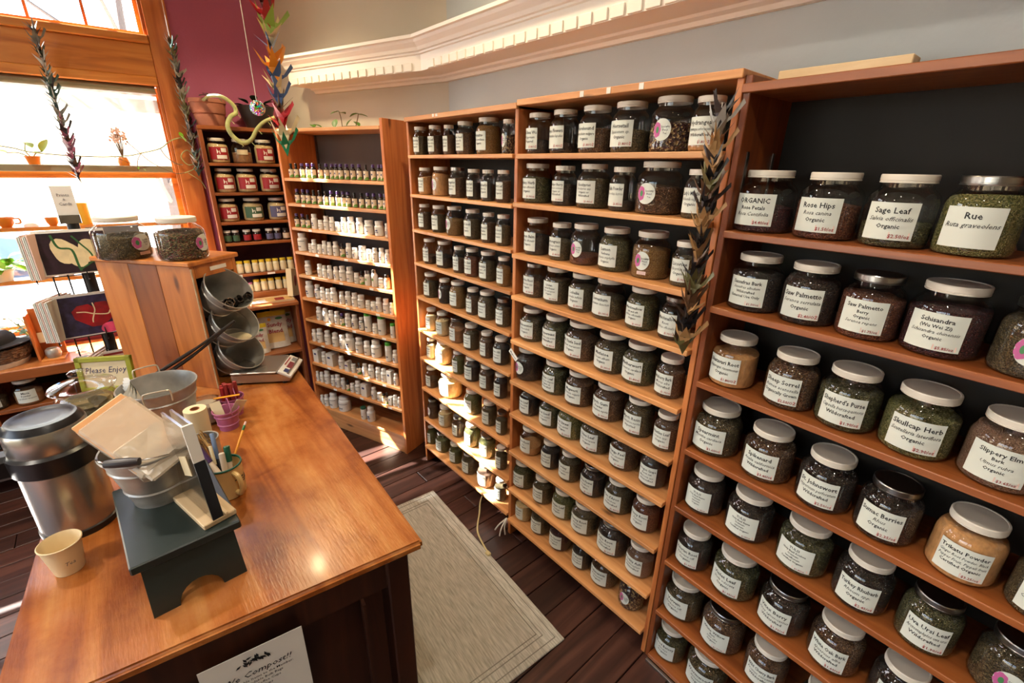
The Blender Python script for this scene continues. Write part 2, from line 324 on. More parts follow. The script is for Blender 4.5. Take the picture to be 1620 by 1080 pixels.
# ------------------------------------------------------------------ room shell
def wallbox(name, a, b, mat, z0=0, z1=3.7, th=.12, side=1):
    a, b = Vector(a), Vector(b); d = (b-a).normalized(); n = Vector((-d.y, d.x))*side*th
    return struct(name, prism([tuple(a), tuple(b), tuple(b+n), tuple(a+n)][::1 if side > 0 else -1], z0, z1), mat)
CW, WC = (-3.82, 1.12), (-2.36, 1.58)
wallbox('wall_back', CW, WC, 'beige_wall'); wallbox('wall_right', WC, (3.6, 1.58), 'blue_wall')
struct('wall_front', box(3.6, 3.75, -4.7, 1.7, 0, 3.7), 'cream_wall')
struct('wall_near', cat_(box(-4.6, 3.75, -4.75, -4.6, 0, .45), box(-4.6, 3.75, -4.75, -4.6, 3.1, 3.7), box(-4.6, -3.4, -4.75, -4.6, .45, 3.1), box(.8, 3.75, -4.75, -4.6, .45, 3.1), box(-.4, -.2, -4.75, -4.6, .45, 3.1)), 'cream_wall')
# unseen glazing added behind the camera so sky light fills the room
for nm, q_ in (('fill_window_3', [box(-3.4, -.4, -4.69, -4.68, .45, 3.1)]), ('fill_window_4', [box(-.2, .8, -4.69, -4.68, .45, 3.1)])): struct(nm, cat_(*q_), 'pane')
struct('ceiling', box(-4.7, 3.8, -4.8, 1.9, 3.7, 3.8), 'ceiling')
RW = rad(84); PW = (-3.84, .97, 0)
win_root_rot = dict(loc=PW, rot=(0, 0, RW))
OP = [(-2.12, -.53), (-4.75, -3.05)]
segs = [box(-.53, .30, 0, .2, 0, 3.7), box(-3.05, -2.12, 0, .2, 0, 3.7), box(-5.75, -4.75, 0, .2, 0, 3.7)]
for a, b in OP: segs += [box(a, b, 0, .2, 0, .80), box(a, b, 0, .2, 3.28, 3.7)]
wl = struct('wall_left', cat_(*segs), 'purple_wall', **win_root_rot)
def window(name, a, b, full):
    r = D.objects.new(name, None); C.objects.link(r); r.location = PW; r.rotation_euler = (0, 0, RW); r['kind'] = 'structure'
    T, Z = 'trimwood', 'trimwood_z'
    for s0, s1 in ((b, b+.12), (a-.12, a)): obj('casing', box(s0, s1, -.026, 0, 0, 3.4, .004), Z, r)
    obj('head_casing', box(a-.12, b+.12, -.026, 0, 3.28, 3.42, .004), T, r)
    for s0, s1 in ((b-.018, b), (a, a+.018)): obj('jamb', box(s0, s1, -.012, .2, .8, 3.28, .003), Z, r)
    obj('header_board', box(a, b, -.014, .05, 2.356, 2.53, .003), T, r)
    obj('transom_sill', box(a, b, -.04, .1, 2.53, 2.575, .006), T, r)
    obj('head_trim', box(a, b, -.022, .06, 2.305, 2.356, .006), T, r)
    obj('sill', box(a-.02, b+.02, -.05, .2, .79, .83, .005), T, r)
    ts = obj('transom_sash', cat_(box(a+.018, b-.018, .05, .085, 2.575, 2.60), box(a+.018, b-.018, .05, .085, 3.22, 3.28), box(a+.018, a+.04, .05, .085, 2.6, 3.22), box(b-.04, b-.018, .05, .085, 2.6, 3.22)), T, r)
    xs = [b-.035-.245*k for k in range(7)]
    for k, x in enumerate(xs[1:-1]): obj('muntin', box(x-.007, x+.007, .055, .08, 2.6, 3.22), Z, ts)
    for k in range(6): obj('pane', box(xs[k+1]+.007, xs[k]-.007, .065, .068, 2.6, 3.22), 'pane', ts)
    for nm, z0, z1, y in (('upper_sash', 1.80, 2.305, .09), ('lower_sash', .83, 1.80, .05)):
        f = obj(nm, cat_(box(a+.018, b-.018, y, y+.035, z0 if nm[0] == 'l' else z0-.035, z0+.06 if nm[0] == 'l' else z0), box(a+.018, b-.018, y, y+.035, z1-.035, z1), box(a+.018, a+.05, y, y+.035, z0, z1), box(b-.05, b-.018, y, y+.035, z0, z1)), T, r)
        obj('pane', box(a+.05, b-.05, y+.016, y+.019, z0, z1-.03), 'pane', f)
    sh = obj('roller_shade', box(a+.03, b-.03, .026, .0275, 1.835, 2.29), 'shade', r)
    obj('shade_roll', xf(lathe([(0, 0), (.022, 0), (.022, b-a-.05), (0, b-a-.05)], 16), (a+.025, .03, 2.285), (0, rad(90), 0)), 'shade_hem', sh); obj('shade_hem', box(a+.03, b-.03, .014, .036, 1.80, 1.84, .004), 'shade_hem', sh)
    return r
# view-through sun shade: woven mesh, part open part cloth
m = D.materials.new('sun_shade'); m.use_nodes = True; n = m.node_tree; n.nodes.clear()
o_ = n.nodes.new('ShaderNodeOutputMaterial'); t_ = n.nodes.new('ShaderNodeBsdfTransparent'); t_.inputs[0].default_value = (1, 1, 1, 1); l_ = n.nodes.new('ShaderNodeBsdfTranslucent'); l_.inputs[0].default_value = (.34, .32, .28, 1)
x_ = n.nodes.new('ShaderNodeMixShader'); x_.inputs[0].default_value = .74; n.links.new(t_.outputs[0], x_.inputs[1]); n.links.new(l_.outputs[0], x_.inputs[2]); n.links.new(x_.outputs[0], o_.inputs[0]); M['shade'] = m
window('window_1', -2.12, -.53, True); window('window_2', -4.75, -3.05, True)
# floor: slab and single old boards running from the counter side to the jar wall
fl = struct('floor', box(-4.6, 3.7, -4.7, 1.75, -.12, -.016), 'counter_dark')
pw_, k = .127, 0
x = -4.1; rngp = random.Random(3); cut = {}
while x < 3.5:
    y = -4.6+rngp.random()*1.4; ends = [-4.6]
    while y < 1.58: ends.append(y); y += 1.7+rngp.random()*1.6
    ends.append(1.72)
    if not (-4.1 <= x <= .9): ends = [-4.6, 1.72]
    for e0, e1 in zip(ends, ends[1:]):
        L = round(e1-e0, 2)
        if L < .05: continue
        if L not in cut: cut[L] = mesh('plank', box(-pw_/2+.0022, pw_/2-.0022, 0, L-.003, -.016, 0, .0018)); cut[L].materials.append(M['plank'])
        obj('plank', cut[L], None, fl, (x, e0, rngp.uniform(-.0012, .0012)))
    x += pw_
# dentil cornice round the two back walls
d1 = (Vector(WC)-Vector(CW)).normalized(); n1 = Vector((d1.y, -d1.x)); n2 = Vector((0, -1)); mit = (n1+n2).normalized(); mit = mit/mit.dot(n1)
prof = [(.0, 2.300), (.022, 2.300), (.03, 2.312), (.05, 2.318), (.055, 2.326), (.185, 2.326), (.185, 2.398), (.192, 2.402), (.192, 2.41), (.2, 2.414), (.206, 2.428), (.222, 2.446), (.228, 2.458), (.238, 2.462), (.238, 2.476), (0, 2.476)]
st = Vector(WC)-d1*1.10; V, Fc = [], []; m_ = len(prof)
for base, off in ((st, n1), (Vector(WC), mit), (Vector((3.4, 1.58)), n2)):
    for e, z in prof:
        p = base+off*e
        if base is st: p = p-d1*max(0, e-.12)*.35
        V.append((p.x, p.y, z))
for s in range(2):
    for k in range(m_-1): Fc.append((s*m_+k, s*m_+k+1, (s+1)*m_+k+1, (s+1)*m_+k))
Fc.append(tuple(range(m_))[::-1])
cor = struct('trim_1', mesh('trim_1', (V, Fc), 9), 'white_trim')
dm = mesh('dentil', box(-.027, .027, -.007, .002, 0, .036, .0015)); dm.materials.append(M['white_trim'])
ang1 = math.atan2(d1.y, d1.x)
for k in range(15):
    p = Vector(WC)-d1*(1.06-.0675*k)+n1*.185; obj('dentil', dm, None, cor, (p.x, p.y, 2.328), (0, 0, ang1))
for k in range(46): obj('dentil', dm, None, cor, (WC[0]+.13+.0665*k, 1.58-.185, 2.328))
# street outside
g = struct('ground', box(-60, -4.3, -45, 45, -.6, -.5), 'concrete')
def tree(x, y, h, lean, label, seed):
    r = random.Random(seed); t = thing('bare_tree', label, 'tree', (x, y, -.5), 0, 'bare street trees')
    tr = [(0, 0, 0), (lean*.2, .1, h*.3), (lean*.6, -.05, h*.65), (lean, .1, h)]; T = smooth(tr, 5)
    obj('trunk', tube(T, [.16-.1*i/(len(T)-1) for i in range(len(T))], 8), 'bark', t)
    for k in range(9):
        i = 4+k; p = T[min(i, len(T)-1)]; a = r.uniform(0, 6.3); L = r.uniform(1.2, 2.6)
        q = [p, p+Vector((math.cos(a)*L*.4, math.sin(a)*L*.5, L*.35)), p+Vector((math.cos(a)*L*.8, math.sin(a)*L, L*.8))]
        obj('branch', tube(smooth(q, 4), [.05-.036*j/8 for j in range(9)], 6), 'bark', t)
tree(-10.5, -2.6, 5.2, .9, 'bare street tree outside the window, nearer the glass', 1); tree(-13.5, 1.2, 6.0, -1.2, 'bare street tree outside the window, farther right', 2)
car = thing('parked_car', 'pale blue car parked across the street outside window', 'car', (-15, -3.4, -.5), rad(88))
obj('car_body', extr_y([(-2.1, .3), (2.1, .3), (2.15, .75), (1.3, .9), (.75, 1.4), (-.9, 1.42), (-1.5, .95), (-2.1, .85)], -.8, .8), 'car_blue', car)
obj('side_window', extr_y([(-1.2, .95), (1.1, .95), (.68, 1.34), (-.85, 1.36)], .8, .81), 'black_plastic', car); obj('side_window', extr_y([(-1.2, .95), (1.1, .95), (.68, 1.34), (-.85, 1.36)], -.81, -.8), 'black_plastic', car)
wm = mesh('wheel', xf(lathe([(0, 0), (.3, 0), (.32, .03), (.32, .17), (.3, .2), (0, .2)], 20), (0, 0, 0), (rad(90), 0, 0)))
for sx in (-1.3, 1.3):
    for sy in (-.62, .82): obj('wheel', wm, 'rubber', car, (sx, sy, .32))

# ------------------------------------------------------------------ lamps of the shop and one added fill (all above the picture)
def spot(x, y, z, watt, label, r=.05, c=(1, .91, .78), aim=(0, 0, -1)):
    t = thing('ceiling_lamp', label, 'lamp', (x, y, z))
    obj('stem', lathe([(.006, .08), (.006, 3.7-z)], 8), 'black_metal', t); obj('lamp_shade', lathe([(.02, .09), (.055, .07), (.07, 0), (.066, 0), (.05, .066), (.0, .08)], 24), 'black_metal', t)
    obj('bulb', lathe([(0, -.0), (.028, .01), (.038, .034), (.026, .06), (0, .07)], 16), 'bulb', t)
    l = D.lights.new('lamp_light', 'SPOT'); l.energy = watt; l.color = c; l.shadow_soft_size = r; l.spot_size = rad(150); l.spot_blend = .8
    o = D.objects.new('lamp_light', l); C.objects.link(o); o.parent = t; o.location = (0, 0, -.03); o.rotation_euler = Vector(aim).to_track_quat('-Z', 'Y').to_euler()
    return t
M['bulb'] = emis('lamp_bulb', (255, 214, 150), 30)
LW = 1.0
spot(-2.98, .66, 2.86, 42*LW, 'black ceiling spotlight over the corner by the plum wall', .032, (1, .78, .45))
spot(-1.45, .95, 3.15, 50*LW, 'black ceiling spotlight above the dentil cornice', .05, (1, .8, .5))
spot(-2.4, -.8, 3.2, 110*LW, 'added unseen fill spotlight between counter and window')  # fill lamp added to brighten the window wall and back wall
spot(-.3, .1, 3.2, 45*LW, 'black ceiling spotlight above the counter front')
spot(.9, .1, 3.2, 14*LW, 'black ceiling spotlight before the right jar rack')
spot(-1.2, -1.7, 3.2, 90*LW, 'black ceiling spotlight behind the counter')
spot(1.6, -1.8, 3.2, 40*LW, 'black ceiling spotlight in the near room corner')

# ------------------------------------------------------------------ jar shelves
def shelf_parts(root, xm, zm, x0, x1, zs, top, dep, ups, th=.019, protr=.0, ztop=None, back='back_shadow', base=0):
    ub = {}
    for a, b in ups: obj('upright', box(a, b, .012, dep, base, ztop or top, .002), zm, root)
    for z in zs: obj('shelf_board', box(x0, x1, 0, dep-.004, z-th, z, .002), xm, root)
    obj('top_board', box(ups[0][0], ups[-1][1], 0, dep, top-.021, top, .002), xm, root)
    obj('back_panel', box(x0, x1, dep-.006, dep, .02, top-.02), back, root)  # added panel; its default colour carries the shade behind the jars
ZA = [1.922, 1.727, 1.542, 1.358, 1.16, .957, .772, .565, .345, .134]; ZB = [1.921, 1.738, 1.531, 1.349, 1.143, .94, .765, .55, .32, .123]
ZC = [1.718, 1.502, 1.2595, 1.011, .779, .530, .277, .033]
ab = thing('herb_shelf', 'tall pine shelf of two bays full of herb jars, left of the jar rack', 'shelf', (0, 1.28, 0))
shelf_parts(ab, 'shelf_x', 'shelf_z', -2.3155, -1.476, ZA, 2.102, .27, [(-2.335, -2.3155), (-1.476, -1.456)], .016)
for z in ZB: obj('shelf_board', box(-1.4555, -.622, -.012 if z != 1.921 else 0, .266, z-.018, z, .002), 'shelf_x', ab)
obj('upright', box(-.6215, -.6035, .012, .27, 0, 2.1, .002), 'shelf_z', ab); obj('top_board', box(-1.4555, -.6035, 0, .27, 2.09, 2.111, .002), 'shelf_x', ab); obj('back_panel', box(-1.4555, -.622, .264, .27, .02, 2.09), 'back_shadow', ab)
for x in (-2.05, -2.02, -1.13, -1.02, -.9): obj('tape_strip', box(x-.008, x+.008, -.0012, 0, 2.088 if x < -1.5 else 2.092, 2.1 if x < -1.5 else 2.109), 'paper_white', ab)
OC, RC = (-.5885, 1.28, 0), rad(-2.8)
cr = thing('herb_shelf', 'oiled wood jar rack on the right with tall top row and thick boards', 'shelf', OC, RC)
shelf_parts(cr, 'rack_x', 'rack_z', .006, 1.16, ZC, 2.076, .26, [(-.013, .0055), (1.16, 1.18)], .0185, ztop=2.096)
obj('front_strip', box(.006, 1.16, -.012, .0, -.0, .012, .001), 'lid_metal', cr)
for x in (.62, .78): obj('tape_strip', box(x-.018, x+.018, -.0012, 0, 2.056, 2.075), 'raffia', cr)
obj('shelf_standard', box(.0058, .0085, .05, .062, 1.74, 1.92), 'lid_metal', cr); obj('shelf_standard', box(.0058, .0085, .2, .212, 1.74, 1.92), 'lid_metal', cr)
tag(obj('loose_board', box(-.145, .145, -.03, .03, 0, .05, .002), 'pale_wood', None, (-.66, 1.5, 2.111)), 'pale loose board lying on the right jar rack top', 'board').rotation_euler = (0, 0, rad(-1.5))
D.objects['loose_board'].location = (-.45, 1.495, 2.0766)
# jar meshes, unit radius and unit height, shared by every jar
PJ = [(0, .012), (.78, .0), (.9, .012), (.975, .05), (1, .1), (1, .60), (.985, .66), (.93, .72), (.84, .77), (.755, .80), (.72, .825), (.72, .90)]
GJ = mesh('jar_body', lathe(PJ, 28), 40); GJ.materials.append(M['jar_glass'])
LJ = {}
for nm in ('lid_white', 'lid_metal', 'lid_dark'):
    LJ[nm] = mesh('jar_lid', lathe([(.72, .885), (.765, .885), (.772, .90), (.757, .905), (.757, .915), (.772, .92), (.772, .985), (.75, 1.0), (.70, 1.0), (.69, .993), (0, .993)], 28), 30); LJ[nm].materials.append(M[nm])
def fillmesh(f, seed):
    r = random.Random(seed); R0 = lambda z: next((a+(b-a)*(z-z0)/(z1-z0+1e-9) for (a, z0), (b, z1) in zip(PJ[1:], PJ[2:]) if z0 <= z <= z1), .72)
    zs = [.02, .05, .1, .25, .4, .55, .62, .68, .73, .78, .82, .87]; zs = [z for z in zs if z < f-.02]+[f]
    prof = [(0, .016)]+[(R0(z)*.955, z) for z in zs]; V, Fc = lathe(prof+[(R0(f)*.5, f+.02), (0, f+.012)], 24)
    a = r.uniform(0, 6.28); V = [(x, y, z+(.035*(x*math.cos(a)+y*math.sin(a)) if z > f-.01 else 0)+(noise.noise(Vector((x*3, y*3, seed)))*.03 if z > f-.01 else 0)) for x, y, z in V]
    return V, Fc
FM = {}
def fill(kind, f):
    k = (kind, round(f*8)/8)
    if k not in FM: FM[k] = mesh('jar_contents', fillmesh(max(.12, min(.85, k[1]*.86)), len(FM)), 60); FM[k].materials.append(HERB[kind])
    return FM[k]
_a = .72
def arcsheet(arc, z0, z1, r=1.006, n=8):
    V = []; Fc = []
    for i in range(n+1):
        t = -arc/2+arc*i/n
        V += [(r*math.sin(t), -r*math.cos(t), z0), (r*math.sin(t), -r*math.cos(t), z1)]
    for i in range(n): Fc.append((2*i, 2*i+2, 2*i+3, 2*i+1))
    return V, Fc
LBM = mesh('jar_label', arcsheet(1.44, .12, .63)); LBM.materials.append(M['paper'])
def oval(rx, rz, z, n=28, k=1.0): return [(rx*math.cos(2*math.pi*i/n), z+rz*math.sin(2*math.pi*i/n)) for i in range(n)]
def ovalsheet(rx, rz, zc, r):
    P = oval(rx, rz, zc); V = bend([(0, zc)]+P, r); return V, [(0, i+1, (i+1) % len(P)+1) for i in range(len(P))]
def place_jar(root_loc, root_rot, local, r, h, lid, herbk, f, lines, style, label, group, name='herb_jar', turn=0.0):
    """one glass jar: glass, lid, contents, paper label with its printing"""
    c, s = math.cos(root_rot), math.sin(root_rot); x, y, z = local
    t = thing(name, label, 'jar', (root_loc[0]+c*x-s*y, root_loc[1]+s*x+c*y, root_loc[2]+z), root_rot+turn, group)
    S = (r, r, h)
    obj('glass_body', GJ, None, t, scale=S); obj('lid', LJ[lid], None, t, scale=S)
    if f > 0: obj('contents', fill(herbk, f), None, t, scale=S, rot=(0, 0, turn*9))
    if style == 'oval':
        rx, rz, zc = r*.42, h*.2, h*.40; rr = r*1.008
        lb = obj('oval_sticker', ovalsheet(rx, rz, zc, rr), 'paper', t)
        V, Fc = [], []
        for k in range(7):
            a = k*.9; P = oval(rx*.26, rz*.3, 0, 8); b = len(V); cx, cz = -rx*.55+rx*.22*math.cos(a), zc+rz*.42*math.sin(a)
            V += [(cx+px, cz+pz) for px, pz in P]; Fc.append(tuple(range(b, b+8)))
        obj('flower_print', (bend(V, rr*1.004), Fc), 'ink_pink', lb)
        obj('centre_print', (bend([(px-rx*.5, pz) for px, pz in oval(rx*.18, rz*.3, zc, 12)], rr*1.007), [tuple(range(12))]), 'ink_green', lb)
        v, fc = lines2d([('Specialty', h*.05, ''), ('Blend', h*.05, ''), ('Tea', h*.05, '')], zc+rz*.45, rx); obj('small_print', (bend([(p+rx*.38, q) for p, q in v], rr*1.006), fc), 'ink', lb)
        if 'price' in lines: obj('price_sticker', (bend([(-rx*.5, zc-rz*1.5), (rx*.7, zc-rz*1.5), (rx*.7, zc-rz*1.12), (-rx*.5, zc-rz*1.12)], rr), [(0, 1, 2, 3)]), 'price_pink', t)
    else:
        lb = obj('label', LBM, None, t, scale=S); W = r*1.44*.93; H = h*.51
        nl = len(lines); px = []
        price = lines[-1] if lines and lines[-1].startswith('$') else None
        body = [l for l in lines if l is not price]
        sz = min(H*.2, H*.86/(len(body)*1.2+(.8 if price else 0)))
        L = []
        for i, l in enumerate(body):
            st = 'b' if i == 0 else ('i' if l.startswith('/') else ''); l = l.lstrip('/'); q = sz*(1.12 if i == 0 else .86)
            L.append((l, q, st if st else 'b'))
        v, fc = lines2d(L, h*.60, W)
        IS = (1/r, 1/r, 1/h)
        obj('print', (bend(v, r*1.012), fc), 'ink', lb, scale=IS)
        if price:
            v, fc = lines2d([(price, sz*.72, 'b')], h*.125+sz*1.0, W*.5); obj('price_sticker', (bend([(W*.06, h*.135), (W*.48, h*.135), (W*.48, h*.135+sz*.95), (W*.06, h*.135+sz*.95)], r*1.011), [(0, 1, 2, 3)]), 'price_pink', lb, scale=IS)
            obj('price_print', (bend([(p+W*.27, q) for p, q in v], r*1.016), fc), 'ink_red', lb, scale=IS)
    return t
# tables: [place along the shelf, radius] of every jar, row by row from the top
JA = [[[-2.275, .0383], [-2.131, .0382], [-1.996, .03], [-1.882, .0454], [-1.723, .0568], [-1.557, .0289]],
 [[-2.245, .0376], [-2.106, .0464], [-1.952, .0444], [-1.808, .0352], [-1.698, .033], [-1.591, .0334]],
 [[-2.266, .0358], [-2.128, .0398], [-1.991, .0462], [-1.832, .0428], [-1.697, .0348], [-1.591, .0352]],
 [[-2.236, .0396], [-2.095, .0451], [-1.94, .0342], [-1.836, .0402], [-1.713, .0439], [-1.583, .0339]],
 [[-2.247, .0441], [-2.091, .0366], [-1.977, .0469], [-1.829, .037], [-1.723, .0462], [-1.587, .0375]],
 [[-2.245, .0349], [-2.132, .0413], [-1.992, .0434], [-1.856, .043], [-1.715, .0377], [-1.604, .0418]],
 [[-2.254, .0286], [-2.148, .0496], [-1.977, .0364], [-1.855, .0442], [-1.719, .0396], [-1.6, .0357]],
 [[-2.282, .0392], [-2.118, .0721], [-1.86, .0516], [-1.7, .0418], [-1.583, .0311]],
 [[-2.281, .0367], [-2.147, .0449], [-1.999, .0387], [-1.869, .0471], [-1.726, .0474], [-1.587, .0341]],
 [[-2.32, .0384], [-2.196, .0465], [-2.04, .0424], [-1.901, .0496], [-1.744, .054], [-1.591, .0352]]]
JB = [[[-1.399, .0529], [-1.268, .0564], [-1.124, .0608], [-.984, .0629], [-.834, .066], [-.71, .0492]],
 [[-1.408, .059], [-1.247, .0478], [-1.117, .0597], [-.977, .0459], [-.857, .0747], [-.707, .0401]],
 [[-1.393, .0556], [-1.248, .0473], [-1.134, .0581], [-.993, .0585], [-.849, .0631], [-.713, .0406]],
 [[-1.392, .052], [-1.265, .0573], [-1.127, .0552], [-1.002, .0612], [-.852, .0562], [-.724, .0488]],
 [[-1.403, .0585], [-1.259, .0595], [-1.124, .0704], [-.969, .0652], [-.838, .0639], [-.708, .0486]],
 [[-1.428, .0672], [-1.247, .06], [-1.109, .0606], [-.956, .0625], [-.811, .0565], [-.689, .046]],
 [[-1.397, .05], [-1.26, .0534], [-1.139, .0634], [-1.004, .0675], [-.855, .0589], [-.719, .0509]],
 [[-1.384, .0531], [-1.239, .0459], [-1.121, .051], [-.989, .0562], [-.858, .0602], [-.725, .0546]],
 [[-1.432, .0609], [-1.282, .0516], [-1.146, .0584], [-1.02, .0662], [-.865, .0711], [-.721, .057]],
 [[-1.409, .0461], [-1.287, .05], [-1.152, .0562], [-1.005, .0478], [-.883, .0639], [-.733, .0557]]]
JC = [[[.061, .073], [.215, .069], [.357, .0665], [.491, .066]],
 [[.083, .0695], [.224, .0661], [.359, .0645], [.495, .0702], [.635, .0612]],
 [[.068, .0667], [.234, .066], [.371, .0689], [.515, .0702], [.66, .067]],
 [[.056, .0745], [.221, .0704], [.378, .0684], [.52, .0649], [.668, .0639], [.797, .0553]],
 [[.064, .0625], [.213, .0693], [.375, .0693], [.524, .0651], [.664, .0603], [.806, .0605]],
 [[.065, .0609], [.213, .0727], [.37, .0684], [.518, .0665], [.666, .0614]],
 [[.061, .0715], [.217, .0738], [.374, .0651], [.536, .0579]],
 [[.051, .0624], [.2, .0758], [.392, .0697]]]
BS = [[[-.813, .0158, 'k'], [-.764, .0157, 'k'], [-.707, .0157, 'p'], [-.651, .0156, 'p'], [-.603, .0155, 'p'], [-.542, .0155, 'k'], [-.486, .0154, 'p'], [-.437, .0153, 'p'], [-.401, .0153, 'p'], [-.363, .0152, 'p'], [-.313, .0152, 'p'], [-.263, .0151, 'p'], [-.212, .015, 'p'], [-.159, .0149, 'k'], [-.102, .0148, 'p'], [-.056, .0124, 'p'], [-.03, .0132, 'p']],
 [[-.788, .0161, 'p'], [-.731, .016, 'p'], [-.684, .0159, 'p'], [-.631, .0159, 'k'], [-.576, .0158, 'k'], [-.525, .0158, 'k'], [-.469, .0157, 'p'], [-.413, .0156, 'p'], [-.367, .0155, 'p'], [-.326, .0155, 'p'], [-.272, .0154, 'k'], [-.215, .0153, 'k'], [-.163, .0153, 'p'], [-.116, .0152, 'p'], [-.064, .0151, 'p'], [-.027, .0131, 'p']],
 [[-.828, .0159, 'p'], [-.768, .0158, 'p'], [-.719, .0147, 'k'], [-.662, .021, 'w'], [-.602, .0177, 's'], [-.548, .0187, 'w'], [-.495, .0176, 'w'], [-.446, .0165, 's'], [-.391, .0195, 'w'], [-.333, .0225, 'w'], [-.258, .0224, 'w'], [-.188, .0284, 's'], [-.105, .0282, 's'], [-.03, .0125, 'w']],
 [[-.825, .0326, 'w'], [-.729, .0129, 's'], [-.694, .0182, 'w'], [-.64, .0181, 's'], [-.593, .0181, 'w'], [-.545, .017, 'w'], [-.49, .0201, 'w'], [-.428, .0157, 'k'], [-.373, .0199, 'w'], [-.319, .0188, 's'], [-.259, .0249, 's'], [-.196, .0186, 's'], [-.147, .0166, 'w'], [-.094, .0184, 'w'], [-.044, .0165, 'w']],
 [[-.792, .022, 'w'], [-.668, .0185, 'w'], [-.621, .0163, 'w'], [-.573, .0184, 'w'], [-.513, .0183, 'w'], [-.458, .0226, 'w'], [-.392, .0236, 'w'], [-.326, .0181, 's'], [-.278, .0159, 'k'], [-.232, .019, 'm'], [-.173, .02, 'm'], [-.118, .0178, 's'], [-.068, .0198, 'n']],
 [[-.817, .0293, 'w'], [-.725, .0223, 'y'], [-.672, .0189, 'w'], [-.618, .0177, 'w'], [-.57, .0232, 'w'], [-.486, .0175, 'w'], [-.43, .0208, 'w'], [-.369, .0207, 'w'], [-.315, .0239, 's'], [-.248, .0172, 's'], [-.203, .0183, 's'], [-.157, .0203, 'w'], [-.095, .0213, 'w'], [-.043, .0133, 'w']],
 [[-.741, .0216, 'w'], [-.676, .0215, 'w'], [-.617, .0192, 'w'], [-.559, .0202, 'w'], [-.506, .0156, 'p'], [-.455, .0212, 'w'], [-.393, .0222, 'w'], [-.327, .0177, 'y'], [-.273, .0243, 'g'], [-.206, .0175, 's'], [-.153, .0262, 'g'], [-.051, .0155, 'g']],
 [[-.824, .0186, 'w'], [-.771, .0242, 'w'], [-.69, .024, 'w'], [-.611, .0239, 'w'], [-.539, .0229, 'w'], [-.474, .032, 'w'], [-.381, .0272, 'w'], [-.304, .0235, 'w'], [-.231, .0338, 'w'], [-.109, .0213, 'g'], [-.049, .0185, 'w']],
 [[-.824, .0261, 'b'], [-.753, .0201, 'w'], [-.679, .033, 'b'], [-.576, .0222, 'w'], [-.506, .0198, 'v'], [-.453, .0185, 's'], [-.399, .0161, 'k'], [-.342, .0196, 'w'], [-.285, .0218, 'w'], [-.218, .0205, 'w'], [-.168, .0216, 'w'], [-.109, .0192, 'b'], [-.058, .0169, 'w']],
 [[-.848, .0132, 'w'], [-.805, .0156, 'w'], [-.754, .024, 'w'], [-.685, .0167, 'w'], [-.64, .0227, 'w'], [-.58, .0178, 'w'], [-.529, .0142, 'k'], [-.487, .0177, 's'], [-.434, .0236, 'w'], [-.361, .027, 'b'], [-.279, .0187, 'w'], [-.226, .0186, 's'], [-.182, .0139, 'n'], [-.151, .0115, 'k'], [-.118, .0138, 'b'], [-.079, .0161, 'w'], [-.041, .0126, 'w']],
 [[-.838, .0147, 'w'], [-.793, .0196, 'w'], [-.73, .0319, 'w'], [-.627, .0442, 't'], [-.406, .0204, 'c'], [-.341, .0288, 'w']]]
BL = [[[-.078, .0614], [.056, .06], [.194, .0616]],
 [[-.072, .0619], [.056, .0635], [.201, .0653]],
 [[-.086, .0619], [.064, .065], [.219, .0636]],
 [[-.122, .0244], [-.073, .0234], [-.005, .0265], [.057, .0279], [.137, .0264], [.189, .0246], [.245, .0258]],
 [[-.13, .0206], [-.086, .0217], [-.038, .0227], [.011, .021], [.054, .0209], [.1, .0215], [.144, .0217], [.194, .0228], [.244, .0224]],
 [[-.042, .0175], [-.001, .0233], [.047, .0226], [.094, .0229], [.144, .0228], [.192, .0197], [.23, .018]]]
